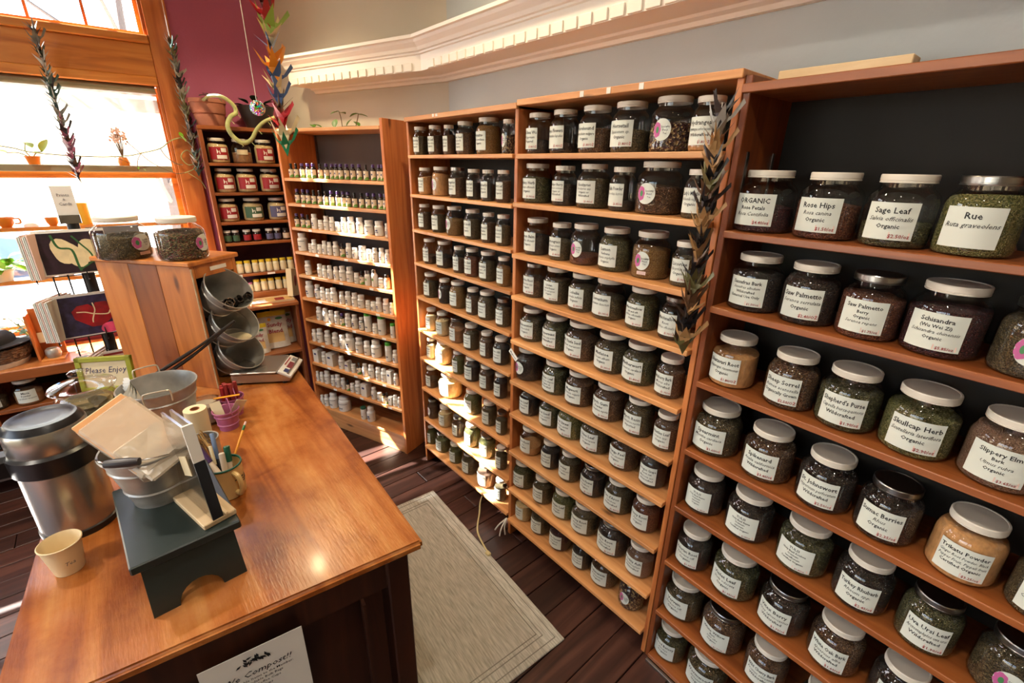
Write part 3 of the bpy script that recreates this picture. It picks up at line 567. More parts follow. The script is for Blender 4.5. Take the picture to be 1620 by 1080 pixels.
NA = '''Agrimony|/Agrimonia spp.|Organic;Alfalfa Leaf|/Medicago sativa|Organic;Angelica|/Angelica spp.|Organic;Anise Seed|/Pimpinella|anisum|Organic;Annatto|/Bixa orellana|Organic;-
Arnica Root|/Arnica spp.|Organic;-;Astragalus|/Astragalus spp.|Organic;Barberry Bark|/Berberis spp.|Wildcrafted;Bayberry|/Myrica|Organic;Bilberry Leaf|/Vaccinium|Organic
Bitter Melon|/Momordica|Wildcrafted;Bladderwrack|/Fucus|Organic;-;Black Cohosh|/Actaea|Organic;Blessed|Thistle|Organic;Blue Cohosh|/Caulophyllum|Organic
Boldo Leaf|/Peumus boldus|Organic;Boneset|/Eupatorium|Organic;Burdock|/Arctium lappa|Organic;Cat's Claw|/Uncaria tomentosa|Wildcrafted;Calendula|/Calendula off.|Organic;Cardamom|/Elettaria|Organic
Catnip|/Nepeta|Organic;-;Chamomile|/Matricaria|Organic;Chaparral|/Larrea|Wildcrafted;Chickweed|/Stellaria|Organic;Cleavers Leaf|/Galium aparine|Organic
Chia Seed|/Salvia|Organic;Cinnamon|/Cassia|Organic;Cloves|/Syzygium|Organic;Coltsfoot|/Tussilago|Organic;Comfrey Root|/Symphytum|Organic;Corn Silk|/Zea mays|Organic
Coriander|/Coriandrum|Organic;Cramp Bark|/Viburnum|Wildcrafted;Damiana|/Turnera|Organic;Dandelion|/Taraxacum|Organic;Devil's Claw|/Harpagophytum|Organic;Dong Quai|/Angelica|Organic
Dulse Flakes|/Palmaria|Organic;Echinacea|/E. purpurea|Organic;Elder Flower|/Sambucus|Organic;Elecampane|/Inula|Organic;Epimedium|/E. sagittatum|Organic
-;Eyebright|/Euphrasia|Organic;False Unicorn|/Helonias|Organic;Fennel Seed|/Foeniculum|Organic;Fenugreek|/Trigonella|Organic;Feverfew|/Tanacetum|Organic
Gentian|/Gentiana|Organic;Ginkgo Leaf|/Ginkgo biloba|Organic;Goldenrod|/Solidago|Organic;Gotu Kola|/Centella|Organic;Hawthorn|/Crataegus|Organic;Hibiscus|/Hibiscus spp.|Organic'''
NB = '''Ho Shou Wu|/Polygonum|Prepared|$1.80/OZ;Hops Flowers|/Humulus lupulus|$2.40/OZ;Horehound|/Marrubium vulgare|Organic|$1.80/OZ;Horsetail|/Equisetum sp.|Organic|$1.80/OZ;-;Hydrangea|/Hydrangea arborescens|Wildcrafted|$1.80/OZ
Hyssop Herb|/Hyssopus officinalis|Organic|$1.50/oz;Juniper Berry|/Juniperus communis|Organic or|Wildcrafted|$1.80/oz;Eucalyptus|/Eucalyptus spp.|Organic or|Wildcrafted|$1.40/oz;Katki Powder|/Picrorhiza kurroa|$6.85/oz;-;Lady's Mantle|/Alchemilla vulgaris|Organic
Lemon Balm|/Melissa officinalis|Organic;Lemongrass|/Cymbopogon citratus|Organic|$1.40/oz;-;Lemon|Verbena|/Aloysia triphylla|Organic;-price;Licorice|/Glycyrrhiza spp.|Organic|$1.90/oz
Licorice Root|/Glycyrrhiza spp.|Organic|$1.50/oz;Linden|Leaf & Flower|/Tilia europaea|Organic|$2.10/oz;Lobelia|/Lobelia inflata|Organic|$2.80/oz;Lomatium|/Lomatium dissectum|$3.10/oz;Marshmallow|cut and sift|/Althea officinalis|Organic|$1.60/oz;Marshmallow|Root|/Althea officinalis|$1.90/OZ
Meadowsweet|/Filipendula|Organic|$1.70/oz;Peppermint|/Mentha piperita|Wildcrafted|$1.40/oz;Milk Thistle Seed|/Silybum marianum|Organic|$1.60/oz;Mistletoe|/Viscum album|Organic|$2.30/oz;Motherwort|/Leonurus cardiaca|Organic|$1.80/oz;Mulberry Bark|/Morus alba|Wildcrafted|$1.95/oz
-;Mullein Leaf|/Verbascum thapsus|Organic or|Wildcrafted;Mugwort|/Artemisia vulgaris|Organic;Myrrh Gum|Powder|/Commiphora myrrha|$1.90/oz;Myrrh Resin|/Commiphora myrrha|Imported|$2.80/oz;Nettles Leaf|/Urtica spp.|Organic|$1.50/oz
Neem Leaf|/Azadirachta|Organic;Oat Seed|/Avena sativa|Organic;Oat Straw|/Avena sativa|Organic|$1.20/oz;Olive Leaf|/Olea europaea|Organic|$1.60/oz;Orange Peel|/Citrus sinensis|Organic|$1.40/oz;Oregon Grape|Root cut|/Mahonia spp.|Wildcrafted
Orris Root|/Iris|Organic;Osha Root|/Ligusticum|Wildcrafted;Parsley|/Petroselinum|Organic;Passion Flower|/Passiflora|Organic|$2.10/oz;Pau d'Arco|/Tabebuia|Wildcrafted|$1.80/oz;Peony Root|/Paeonia|Organic
Pennyroyal|/Mentha|Organic|$1.40/oz;Pipsissewa|/Chimaphila|Wildcrafted;Plantain Leaf|/Plantago|Organic;Pleurisy Root|/Asclepias|Organic;Poke Root|/Phytolacca|Wildcrafted|$1.90/oz;Prickly Ash|/Zanthoxylum|Wildcrafted
Psyllium|/Plantago|Organic;Raspberry|Leaf|/Rubus|Organic;Red Clover|/Trifolium|Organic;Red Root|/Ceanothus|Wildcrafted;Rehmannia|/Rehmannia|Organic;-'''
NC = '''ORGANIC|Rose Petals|/Rosa Centifolia|$4.40/oz;Rose Hips|/Rosa canina|Organic|$1.50/oz;Sage Leaf|/Salvia officinalis|Organic|$2.50/oz;Rue|/Ruta graveolens
Sassafras Bark|/Sassafras albidum|Wildcrafted|External Use Only|$1.50/oz;Saw Palmetto|/Serenoa serrulata|Organic|$2.40/OZ;Saw Palmetto|Berry|Organic|/Serenoa repens|$1.75/oz;Schisandra|(Wu Wei Zi)|/Schisandra chinensis|Organic|$5.85/oz;-
Shatavari Root|/Asparagus racemosus|Organic|$1.80/OZ;Sheep Sorrel|/Rumex acetosella|Organically Grown|$2.50/OZ;Shepherd's Purse|/Capsella bursa-pastoris|Wildcrafted|$1.90/oz;Skullcap Herb|/Scutellaria lateriflora|Organic|$2.90/oz;Slippery Elm|Bark|/Ulmus rubra|Organic|$3.65/oz
Spearmint|/Mentha cardiaca|Organic|$1.60/oz;Spikenard|/Aralia californica|Wildcrafted|$3.40/oz;St. Johnswort|/Hypericum perforatum|Wildcrafted|$2.50/oz;Sumac Berries|/Rhus|Organic|$2.35/oz;Trikatu Powder|/Ginger Root Powder, Black|/Pepper Fruit, Pippali fruit|Certified Organic|$3.25/oz;Turmeric|MILD|/Curcuma longa|Organic
TULSI|Holy Basil Rama|Ocimum|sanctum|Organic|$1.85/oz;TULSI|Holy Basil Rama|Ocimum|sanctum|Certified Organic|$1.85/oz;TULSI|Holy Basil Krishna|Ocimum|tenuiflorum|Certified Organic|$1.85/oz;Turkey Rhubarb|/Rheum spp.|Organic|$2.45/oz;Uva Ursi Leaf|/Arctostaphylos uva ursi|Wildcrafted|$1.90/oz;-
Valerian Root|/Valeriana off.|Organic|$1.95/oz;Violet Leaf|/Viola odorata|Organic|$1.95/oz;Vitex Berry|/Vitex agnus-castus|Wildcrafted|$1.70/oz;White Oak Bark|/Quercus alba|Wildcrafted|$1.60/oz;White Peony|/Paeonia|Organic
Vervain|/Verbena off.|Organic;White Willow|Bark|/Salix alba|Organic|$1.70/oz;Wild Cherry Bark|/Prunus serotina|Wildcrafted|$1.70/oz;Wild Yam|/Dioscorea|Organic
Wood Betony|/Stachys|Organic;Wormwood|/Artemisia|Organic;Yarrow|/Achillea|Organic'''
KEY = dict(g='green', o='olive', v='bright', b='brown', d='dark', r='red', u='rust', y='gold', p='pink', m='mush', t='tan', c='cream', w='powder')
CA = 'o7b7b7b7y9m6 t8t9b7d6d6b7 b7o8y6o8b7o7 b4d5b6u8o8y8 o8d8y9b7o9o8 c8c7w6o7b8d8 c8c9v8d8b7d7 b5c7v9o9o8 b8c8b6v9v9o8 v9v8v7o9p8o8'  # several cream codes put sunlight on the jars into their contents colour
CB = 'd4d3b6o5m6t4 g8d6o8d3b6o5 d6o6u2g9y8o8 b6o8o8o6g9d5 o8g9b6o8g8b7 d9g9b8b7o9b8 d8g7v9o9b8d8 t4d7o8d8o8u7 g9o8v8o8d9p6 c8o9r7d8b8m9'  # bottom row's cream jar: sunlight put into its contents colour
CC = 'r5u6g4v9 d8d9u8r8o9 t7b9g8v8p9 o9b8d8d8t9o8 d9d8g8d7g9o8 d8g7d7b8d8 o8b9b9d8 g8o9g7'
LC = 'wwwm wwmwm wwwww wwwmww wwwwmm wwmww wmww www'
SHORT = dict(g='green herb', o='olive herb', v='yellow-green herb', b='brown herb', d='dark herb', r='dark red herb', u='rust herb', y='golden herb', p='pinkish herb', m='dark chunks', t='tan powder', c='cream filling', w='brown powder')
ORD = ['first', 'second', 'third', 'fourth', 'fifth', 'sixth', 'seventh', 'eighth', 'ninth', 'tenth', 'eleventh', 'twelfth', '13th', '14th', '15th', '16th', '17th']
def jar_bay(rows, zs, names, codes, lids, loc, rot, bay, group, gap, readable):
    rg = random.Random(len(bay)); N = [[q.split('|') for q in l.split(';')] for l in names.split('\n')]
    for i, (row, z, nm, cd) in enumerate(zip(rows, zs, N, codes.split(' '))):
        lr = lids.split(' ')[i] if lids else None
        for j, (s, r) in enumerate(row):
            k, f = cd[2*j], int(cd[2*j+1])/10
            h = min(gap, .112+.62*r); ov = nm[j][0].startswith('-')
            lid = {'w': 'lid_white', 'm': 'lid_metal'}[lr[j]] if lr else ('lid_metal' if rg.random() < .12 else 'lid_white')
            lc = 'tin-lidded' if lid == 'lid_metal' else 'white-lidded'
            ttl = nm[j][1] if nm[j][0] == 'ORGANIC' else nm[j][0]
            if readable and not ov: what = f'{lc} jar labelled {ttl}'
            elif ov: what = f'{lc} jar with oval sticker'
            else: what = f'{lc} jar of {SHORT[k]}'
            L = f'{what}, {ORD[j]} from left, {ORD[i]} shelf, {bay}'
            style = 'oval' if ov else 'rect'; ln = (['price'] if nm[j][0] == '-price' else []) if ov else nm[j]
            place_jar(loc, rot, (s, .02+r, z), r, h, lid, KEY[k], f, ln, style, L, group, turn=rg.uniform(-.09, .09))
jar_bay(JA, ZA, NA, CA, None, (0, 1.28, 0), 0, 'left herb bay', 'herb jars in the left bay', .150, False)
jar_bay(JB, ZB, NB, CB, None, (0, 1.28, 0), 0, 'middle herb bay', 'herb jars in the middle bay', .158, False)
jar_bay(JC, ZC, NC, CC, LC, OC, RC, 'right rack', 'herb jars on the right rack', .165, True)

# ------------------------------------------------------------------ supplement shelf across the corner
OS, RS = (-2.491, 1.219, 0), rad(20)
ss = thing('supplement_shelf', 'tall narrow pine shelf of pill bottles set across the corner', 'shelf', OS, RS)
ZS = [1.785, 1.63, 1.476, 1.318, 1.158, .996, .84, .665, .50, .338, .139]
for a, b, zt in ((-.878, -.857, 2.075), (0, .021, 2.105)): obj('upright', box(a, b, -.002, .29, 0, zt, .002), 'shelf_z', ss)
for z in ZS: obj('shelf_board', box(-.8565, -.0005, 0, .284, z-.019, z, .002), 'shelf_x', ss)
obj('top_board', box(-.8565, -.0005, -.004, .288, 2.05, 2.068, .002), 'shelf_x', ss); obj('back_panel', box(-.8565, -.0005, .284, .29, .02, 2.05), 'back_grey', ss)
obj('kick_board', box(-.8565, -.0005, .006, .024, 0, .118, .002), 'shelf_x', ss); obj('shelf_standard', box(-.8565, -.848, .27, .283, .1, 2.05), 'lid_metal', ss)
for i, z in enumerate(ZS[1:10]):
    for k in range(3 if i > 1 else 1): sx = -.8+.8*((k+.35+.13*(i % 3))/3); obj('price_tag', box(sx-.016, sx+.016, -.0012, 0, z-.017, z-.003), 'paper_white', ss)
def bprof(neck, cap, sh): return [(0, 0), (.9, 0), (1, .03), (1, sh), (.92, sh+.06), (neck, sh+.11), (neck, cap)], [(neck+.03, cap-.015), (neck+.06, cap), (neck+.06, .985), (neck+.02, 1), (0, 1)]
def bottlemeshes(nm, neck, cap, sh, n=16):
    a, b = bprof(neck, cap, sh); return mesh('bottle_body', lathe(a, n), 35), mesh('bottle_cap', lathe(b, n), 35)
BT = {'w': bottlemeshes('w', .72, .82, .64), 's': bottlemeshes('s', .8, .78, .62), 'p': bottlemeshes('p', .6, .82, .62), 'k': bottlemeshes('k', .45, .8, .56), 'g': bottlemeshes('g', .9, .86, .8), 't': bottlemeshes('t', .8, .84, .72), 'c': bottlemeshes('c', .92, .86, .8)}
BT['m'] = BT['w']; BT['y'] = BT['w']; BT['n'] = BT['w']
BLAB = mesh('bottle_label', arcsheet(3.0, .08, .62, 1.012, 10)); BLAB2 = mesh('bottle_label', arcsheet(3.6, .04, .60, 1.012, 10)); BGR = mesh('grass_print', (lambda v: ([(x, y, .05 if z < .1 else .05+.19*abs(math.sin(i*1.7))) for i, (x, y, z) in enumerate(v[0])], v[1]))(arcsheet(3.5, .05, .2, 1.02, 14)))
BSQ = mesh('logo_mark', arcsheet(.62, .34, .44, 1.03, 4)); BLN = mesh('text_line', arcsheet(2.4, .55, .585, 1.024, 8)); BTX = mesh('text_block', arcsheet(.9, .22, .30, 1.026, 5)); BTRI = mesh('leaf_mark', arcsheet(.7, .36, .5, 1.03, 4))
BX = mesh('carton', box(-1, 1, -1, 1, 0, 1, .03)); TRAP = mesh('card_display', xf(extr_y([(-1, 0), (1, 0), (.8, .7), (.45, 1), (-.45, 1), (-.8, .7)], -.7, .7)))
KIND = {'w': 'white pill bottle', 's': 'squat white bottle', 'p': 'purple-capped tincture bottle', 'k': 'black-capped dropper bottle', 'g': 'green-capped white tube', 't': 'large white tub', 'c': 'green and white canister', 'm': 'white bottle with green print', 'y': 'grey supplement bottle', 'n': 'tan supplement bottle', 'b': 'white carton', 'v': 'purple and white card pack'}
def bottle(root, rot, local, r, h, k, label, group):
    c, s = math.cos(rot), math.sin(rot); x, y, z = local
    t = thing('carton' if k == 'b' else 'card_pack' if k == 'v' else 'tincture_bottle' if k in 'pk' else 'pill_bottle', label, 'box' if k in 'bv' else 'bottle', (root[0]+c*x-s*y, root[1]+s*x+c*y, root[2]+z), rot, group)
    if k == 'b':
        obj('carton_body', BX, 'bottle_label', t, scale=(r, min(r, .05), h)); obj('logo_mark', box(-.5*r, .3*r, -min(r, .05)-.001, -min(r, .05), h*.62, h*.76), 'ink_navy', t); return t
    if k == 'v':
        obj('carton_body', TRAP, 'bottle_label', t, scale=(r, .03, h)); obj('logo_mark', box(-.7*r, .7*r, -.0225, -.021, h*.55, h*.68), 'cap_purple', t); return t
    a, b = BT[k]; S = (r, r, h)
    bm_, cm_ = {'w': ('bottle_white', 'bottle_white'), 's': ('bottle_white', 'bottle_white'), 'p': ('amber', 'cap_purple'), 'k': ('amber', 'lid_dark'), 'g': ('bottle_white', 'cap_green'), 't': ('bottle_white', 'bottle_white'), 'c': ('bottle_white', 'marker_green'), 'm': ('bottle_white', 'lid_metal'), 'y': ('lid_metal', 'bottle_label'), 'n': ('brown_bottle', 'lid_dark')}[k]
    def part(nm, me, mt, par):
        key = (me.name, mt)
        if key not in PM: q = me.copy(); q.materials.clear(); q.materials.append(M[mt]); PM[key] = q
        return obj(nm, PM[key], None, par, scale=S if par is t else (1, 1, 1))
    part('bottle_body', a, bm_, t); part('cap', b, cm_, t)
    if k in 'pk': l = part('label', BLAB2, 'tan_label', t); part('grass_print', BGR, 'grass_print', l); part('logo_mark', BSQ, 'ink_navy', l)
    elif k == 'm': l = part('label', BLAB, 'bottle_label', t); part('leaf_mark', BTRI, 'grass_print', l)
    elif k in 'gc': l = part('label', BLAB2, 'bottle_label', t); part('text_block', BTX, 'ink_grey', l)
    else:
        l = part('label', BLAB, 'bottle_label', t)
        if bot_n[0] % 5 < 2: part('logo_mark', BSQ, 'ink_navy', l); part('text_block', BTX, 'ink_grey', l)
        else: part('text_line', BLN, 'ink_grey', l); part('text_block', BTX, 'ink_grey', l)
    bot_n[0] += 1
    return t
PM = {}; bot_n = [0]
HB = {'w': (2.55, .115), 's': (1.9, .085), 'p': (5.4, .088), 'k': (5.3, .086), 'g': (3.6, .13), 't': (2.2, .11), 'c': (4.0, .098), 'm': (2.9, .11), 'y': (2.6, .10), 'n': (2.4, .09), 'b': (2.6, .095), 'v': (2.9, .075)}
for i, (row, z) in enumerate(zip(BS, ZS)):
    for j, (s, r, k) in enumerate(row):
        rt, hm = HB[k]; h = max(.058, min(hm, rt*2*r*(.86+.14*((i*7+j*3) % 5)/4)*(.75 if k in 'w' else 1)))
        if k == 'w': h = min(.118, max(.078, .045+2.3*r))
        bottle(OS, RS, (s, .014+r, z), r, h, k, f'{KIND[k]}, {ORD[j]} from left, {ORD[i]} shelf down, corner supplement shelf', 'supplement bottles on the corner shelf')

# ------------------------------------------------------------------ shelf against the plum wall
OL, RL = (-3.62, .73, 0), rad(84)
ls = thing('powder_shelf', 'orange pine wall shelf of powder jars against the plum wall', 'shelf', OL, RL)
ZL = [2.085, 1.866, 1.682, 1.492, 1.352, 1.134, .993]
obj('upright', box(-.1715, -.148, 0, .22, .966, 2.062, .002), 'rack_z', ls); obj('upright', box(.285, .308, 0, .22, .966, 2.062, .002), 'rack_z', ls)
obj('top_board', box(-.1715, .308, -.004, .224, 2.0625, 2.085, .002), 'rack_x', ls)
for z in ZL[1:6]: obj('shelf_board', box(-.1475, .2845, 0, .215, z-.018, z, .002), 'rack_x', ls)
obj('step_board', box(-.1475, .2845, 0, .215, .949, .993, .002), 'rack_x', ls); obj('back_panel', box(-.1475, .2845, .215, .22, .99, 2.06), 'back_purple', ls)
obj('price_tag', box(.075, .125, -.0012, 0, 1.118, 1.131), 'paper_white', ls)
# base cabinet with a deep ledge
lc = thing('ledge_cabinet', 'open pine base cabinet with deep ledge under the powder shelf', 'cabinet', OL, RL)
obj('ledge_top', box(-.215, .215, -.235, .22, .926, .9485, .003), 'rack_x', lc)
obj('side_board', box(-.205, -.183, -.225, .22, 0, .9255, .002), 'rack_z', lc); obj('side_board', box(.19, .2095, -.225, .22, 0, .9255, .002), 'rack_z', lc)
obj('front_stile', box(-.182, -.145, -.225, -.205, 0, .9255, .002), 'rack_z', lc)
for z in (.585, .30): obj('shelf_board', box(-.1825, .1895, -.215 if z > .5 else -.2, .21, z-.02, z, .002), 'rack_x', lc)
obj('back_panel', box(-.1825, .1895, .21, .216, .02, .92), 'back_shadow', lc)
for i in range(3):
    for j, (s, r) in enumerate(BL[i]):
        kind = {(0, 1): ('dark', 'grey-labelled jar half full of tan powder'), (2, 1): ('green', 'green-labelled powder jar'), (2, 2): ('blue', 'blue-labelled powder jar')}.get((i, j), ('red', 'red-labelled powder jar'))
        t = thing('powder_jar', f'{kind[1]}, {ORD[j]} from left, {ORD[i]} shelf of powder shelf', 'jar', tuple(Matrix.Rotation(RL, 3, 'Z') @ Vector((s, .015+r, 0))+Vector((OL[0], OL[1], ZL[i+1]))), RL, 'powder jars on the plum wall shelf')
        h = .150; S = (r, r, h); obj('glass_body', GJ, None, t, scale=S); obj('lid', LJ['lid_white'], None, t, scale=S); obj('contents', fill('cream' if kind[0] != 'dark' else 'powder', .9 if kind[0] != 'dark' else .45), None, t, scale=S)
        def pat(nm, me, mt): 
            key = (nm, mt)
            if key not in PM: me.materials.append(M[mt]); PM[key] = me
            return PM[key]
        if kind[0] == 'dark': obj('label', pat('slip', mesh('label', arcsheet(1.1, .36, .56, 1.01)), 'paper_cream'), None, t, scale=S)
        else:
            lb = obj('label', pat('wrap', mesh('label', arcsheet(1.9, .14, .64, 1.008, 12)), kind[0]+'_label'), None, t, scale=S)
            obj('emblem_print', pat('bird', mesh('bird_print', (bend([(-.2, .38), (.12, .36), (.08, .5), (-.05, .46), (-.2, .58)], 1.014), [(0, 1, 2, 3, 4)])), 'paper_white'), None, lb)
            obj('white_panels', pat('panel', mesh('white_panel', cat_(xf(arcsheet(1.0, .17, .32, 1.015, 8), rot=(0, 0, .25)), xf(arcsheet(.55, .44, .60, 1.015, 6), rot=(0, 0, .48)))), 'paper_white'), None, lb)
SJ = mesh('jar_body', lathe([(0, 0), (.9, 0), (1, .06), (1, .66), (.8, .8), (.8, .84)], 18), 40); SC = mesh('jar_lid', lathe([(.82, .82), (.9, .83), (.9, .99), (.86, 1), (0, 1)], 18), 35)
def small(nm, me, mt, t, S):
    key = (me.name, mt)
    if key not in PM: q = me.copy(); q.materials.clear(); q.materials.append(M[mt]); PM[key] = q
    return obj(nm, PM[key], None, t, scale=S)
SL = mesh('label', arcsheet(2.2, .14, .6, 1.012, 10))
for i in (3, 4, 5):
    for j, (s, r) in enumerate(BL[i]):
        p = Matrix.Rotation(RL, 3, 'Z') @ Vector((s, (.02 if i < 5 else .03)+r, 0))+Vector((OL[0], OL[1], ZL[i+1]))
        if i == 3: mt = ['green_label', 'green_label', 'red_label', 'red_label', 'blue_label', 'blue_label', 'tan_label'][j]; lab = f'small jar with {["green", "green", "red", "red", "blue", "blue", "cream"][j]} label, {ORD[j]} from left on powder shelf fourth row'; h = .082
        else: mt = 'paper_cream'; lab = f'{"mauve" if (i, j) == (5, 0) else "yellow"}-lidded pale jar, {ORD[j]} from left, {"upper" if i == 4 else "lower"} yellow row of powder shelf'; h = .086 if (i, j) != (5, 0) else .07
        t = thing('spice_jar' if i == 3 else 'supplement_jar', lab, 'jar', tuple(p), RL, 'small jars on the plum wall shelf'); S = (r, r, h)
        small('jar_body', SJ, 'amber' if i == 3 else 'pale_jar', t, S); small('lid', SC, ('bottle_white' if j < 6 else 'lid_dark') if i == 3 else ('pink_paint' if (i, j) == (5, 0) else 'yellow_cap'), t, S); small('label', SL, mt, t, S)
# ------------------------------------------------------------------ service counter
ct = thing('shop_counter', 'varnished orange wood service counter with dark panelled front', 'counter', (-.891, .47, 0))
o0 = Vector((-.891, .47)); TOP = [(-.891, .47), (-2.522, .59), (-2.575, -.25), (-1.007, -.375)]
loc2 = lambda P: [(x-o0.x, y-o0.y) for x, y in P]
def inset(P, d):
    c = Vector((sum(p[0] for p in P)/len(P), sum(p[1] for p in P)/len(P))); return [tuple(Vector(p)+(c-Vector(p)).normalized()*d) for p in P]
bm = bmesh.new(); vf = prism(loc2(TOP), .868, .90); vs_ = [bm.verts.new(v) for v in vf[0]]
for f in vf[1]: bm.faces.new([vs_[i] for i in f])
bmesh.ops.recalc_face_normals(bm, faces=bm.faces); bmesh.ops.bevel(bm, geom=list(bm.edges), offset=.009, segments=3, affect='EDGES')
obj('counter_top', from_bm(bm), 'counter', ct); bm.free()
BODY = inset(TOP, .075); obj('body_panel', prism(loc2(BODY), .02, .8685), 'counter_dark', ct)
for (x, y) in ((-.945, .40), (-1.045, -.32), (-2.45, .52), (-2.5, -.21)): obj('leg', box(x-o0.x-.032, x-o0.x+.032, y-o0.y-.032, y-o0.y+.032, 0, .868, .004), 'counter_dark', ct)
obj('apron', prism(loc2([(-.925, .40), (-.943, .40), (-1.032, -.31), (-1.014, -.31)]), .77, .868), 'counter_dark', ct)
fd = Vector((-.094, -.682)).normalized(); fa = math.atan2(fd.y, fd.x)
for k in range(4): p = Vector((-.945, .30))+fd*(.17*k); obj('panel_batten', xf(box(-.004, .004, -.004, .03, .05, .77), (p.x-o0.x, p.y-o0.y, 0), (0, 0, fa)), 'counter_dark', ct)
# notice on the counter front
sg = thing('paper_notice', 'white printed compost notice pinned to the dark counter front', 'notice', (-.978, .037, .668), fa+math.pi)
V = flat([(-.108, -.14), (.108, -.14), (.108, .14), (-.108, .14)]); obj('paper_sheet', xf(([*V, *[(x, .001, z) for x, y, z in V]], [(0, 1, 2, 3), (7, 6, 5, 4), (0, 4, 5, 1), (1, 5, 6, 2), (2, 6, 7, 3), (3, 7, 4, 0)])), 'paper_white', sg)
v, f = lines2d([('We Compost!!', .024, 'i'), ('Compostable Items to the Member:', .0105, ''), ('Biodegradable Bulk Bags', .0105, ''), ('Tea and Coffee Cups', .0105, ''), ('Plastic Cups', .0105, ''), ('Napkins', .0105, ''), ('Thank You', .0105, '')], .085, .19)
obj('print', (flat(v, -.0012), f), 'ink', sg)
r_ = random.Random(4); V, Fc = [], []
for k in range(22):
    a, d = r_.uniform(0, 6.3), r_.random(); cx, cz = d*.04*math.cos(a), .107+d*.014*math.sin(a); b = len(V); L = .008; a2 = r_.uniform(0, 6.3)
    V += [(cx+L*math.cos(a2), cz+L*math.sin(a2)), (cx+.003*math.cos(a2+1.6), cz+.003*math.sin(a2+1.6)), (cx-L*math.cos(a2), cz-L*math.sin(a2)), (cx-.003*math.cos(a2+1.6), cz-.003*math.sin(a2+1.6))]; Fc.append((b, b+1, b+2, b+3))
obj('leaf_print', (flat(V, -.0012), Fc), 'ink', sg)
sg.location.x += .034
# rug
m, n, b, o = newmat('grey_rug'); mp = coords(n, (1, 1, 1), False); wv = n.nodes.new('ShaderNodeTexNoise'); wv.inputs['Scale'].default_value = 1; wv.inputs['Detail'].default_value = 5
mp.inputs['Scale'].default_value = (16, 160, 16); n.links.new(mp.outputs[0], wv.inputs[0]); r = ramp(n, wv.outputs[0], [(.3, (158, 153, 140)), (.7, (204, 199, 186))]); n.links.new(r.outputs[0], b.inputs['Base Color']); b.inputs['Roughness'].default_value = .95; bump(n, b, wv.outputs[0], .6, .003); M['rug'] = m
M['rug_line'] = plain('rug_stripe', (138, 133, 122), .95)
rg = thing('floor_rug', 'flat woven grey rug with stitched border lines beside the counter', 'rug', (-1.46, .80, 0), rad(-3.8))
obj('rug_body', box(-.59, .585, -.33, .32, 0, .009, .003), 'rug', rg)
for e in (.028, .066, .085): 
    a_, b_, c_, d_ = -.59+e, .585-e, -.33+e, .32-e
    for q in (box(a_, b_, d_-.003, d_, .0085, .0105), box(a_, b_, c_, c_+.003, .0085, .0105), box(b_-.003, b_, c_, d_, .0085, .0105), box(a_, a_+.003, c_, d_, .0085, .0105)): obj('border_line', q, 'rug_line', rg)
cd = thing('power_cord', 'cream power cord lying on the floor below the middle shelves', 'cord', (0, 0, 0))
obj('cord_run', tube(smooth([(-1.83, 1.42, .006), (-1.77, 1.33, .006), (-1.69, 1.26, .006), (-1.59, 1.17, .006), (-1.5, 1.135, .006), (-1.43, 1.118, .006)], 6), .005, 6), 'cord', cd)
obj('plug', box(-1.435, -1.405, 1.1, 1.122, .001, .02, .004), 'cord', cd)
tg = thing('string_tie', 'white string ends dangling at the shelf foot by the jars', 'string', (-1.46, 1.26, .0))
for dx, dy in ((-.05, -.02), (0, -.03), (.01, 0)): obj('string_end', tube(smooth([(0, .01, .12), (dx*.5, dy*.5-.01, .08), (dx, dy-.01, .03)], 4), .004, 6), 'paper_white', tg)

def round_thing(name, label, cat, loc, prof, mat, n=32, rotz=0, part='body'):
    t = thing(name, label, cat, loc, rotz); obj(part, mesh(part, lathe(prof, n), 40), mat, t); return t
# paper cup
t = round_thing('paper_cup', 'small cream paper cup standing at the counter edge', 'cup', (-1.385, -.262, .9), [(0, .004), (.026, .004), (.027, 0), (.029, .001), (.0405, .082), (.0425, .083), (.043, .087), (.041, .0885), (.0395, .086), (.027, .006), (0, .006)], 'cup_paper', 36, part='cup_body')
v, f = lines2d([('Tea', .014, 'i')], .05, .03); obj('hand_writing', ([(x, y, z) for x, y, z in xf((bend(v, .0375), f), rot=(0, 0, rad(105)))[0]], f), 'ink_grey', t)
# pump flask
ap = thing('airpot', 'brushed steel airpot with black collar, lid and pump handle', 'airpot', (-1.585, -.24, .9), rad(-95))
obj('base_ring', lathe([(0, 0), (.086, 0), (.087, .018), (.083, .02)], 40), 'black_plastic', ap); obj('flask_body', lathe([(.083, .018), (.084, .03), (.084, .19), (.083, .2)], 48), 'steel', ap)
obj('collar', lathe([(.083, .2), (.091, .206), (.092, .255), (.084, .262)], 48), 'black_plastic', ap); obj('top_band', lathe([(.083, .26), (.084, .262), (.084, .318), (.081, .325)], 48), 'steel', ap)
ld = obj('lid', lathe([(.081, .325), (.076, .334), (.07, .342), (.066, .342), (.06, .338), (.03, .336), (0, .3355)], 40), 'black_plastic', ap)
obj('carry_handle', tube(smooth([(.05, 0, .31), (.11, 0, .325), (.15, 0, .29), (.165, 0, .22), (.15, 0, .18)], 5), [.016]*5+[.018]*16, 10), 'black_plastic', ap)
obj('handle_bracket', box(.07, .17, -.03, .03, .195, .262, .012), 'black_plastic', ap); obj('spout', xf(box(-.125, -.075, -.024, .024, .205, .262, .012)), 'black_plastic', ap)
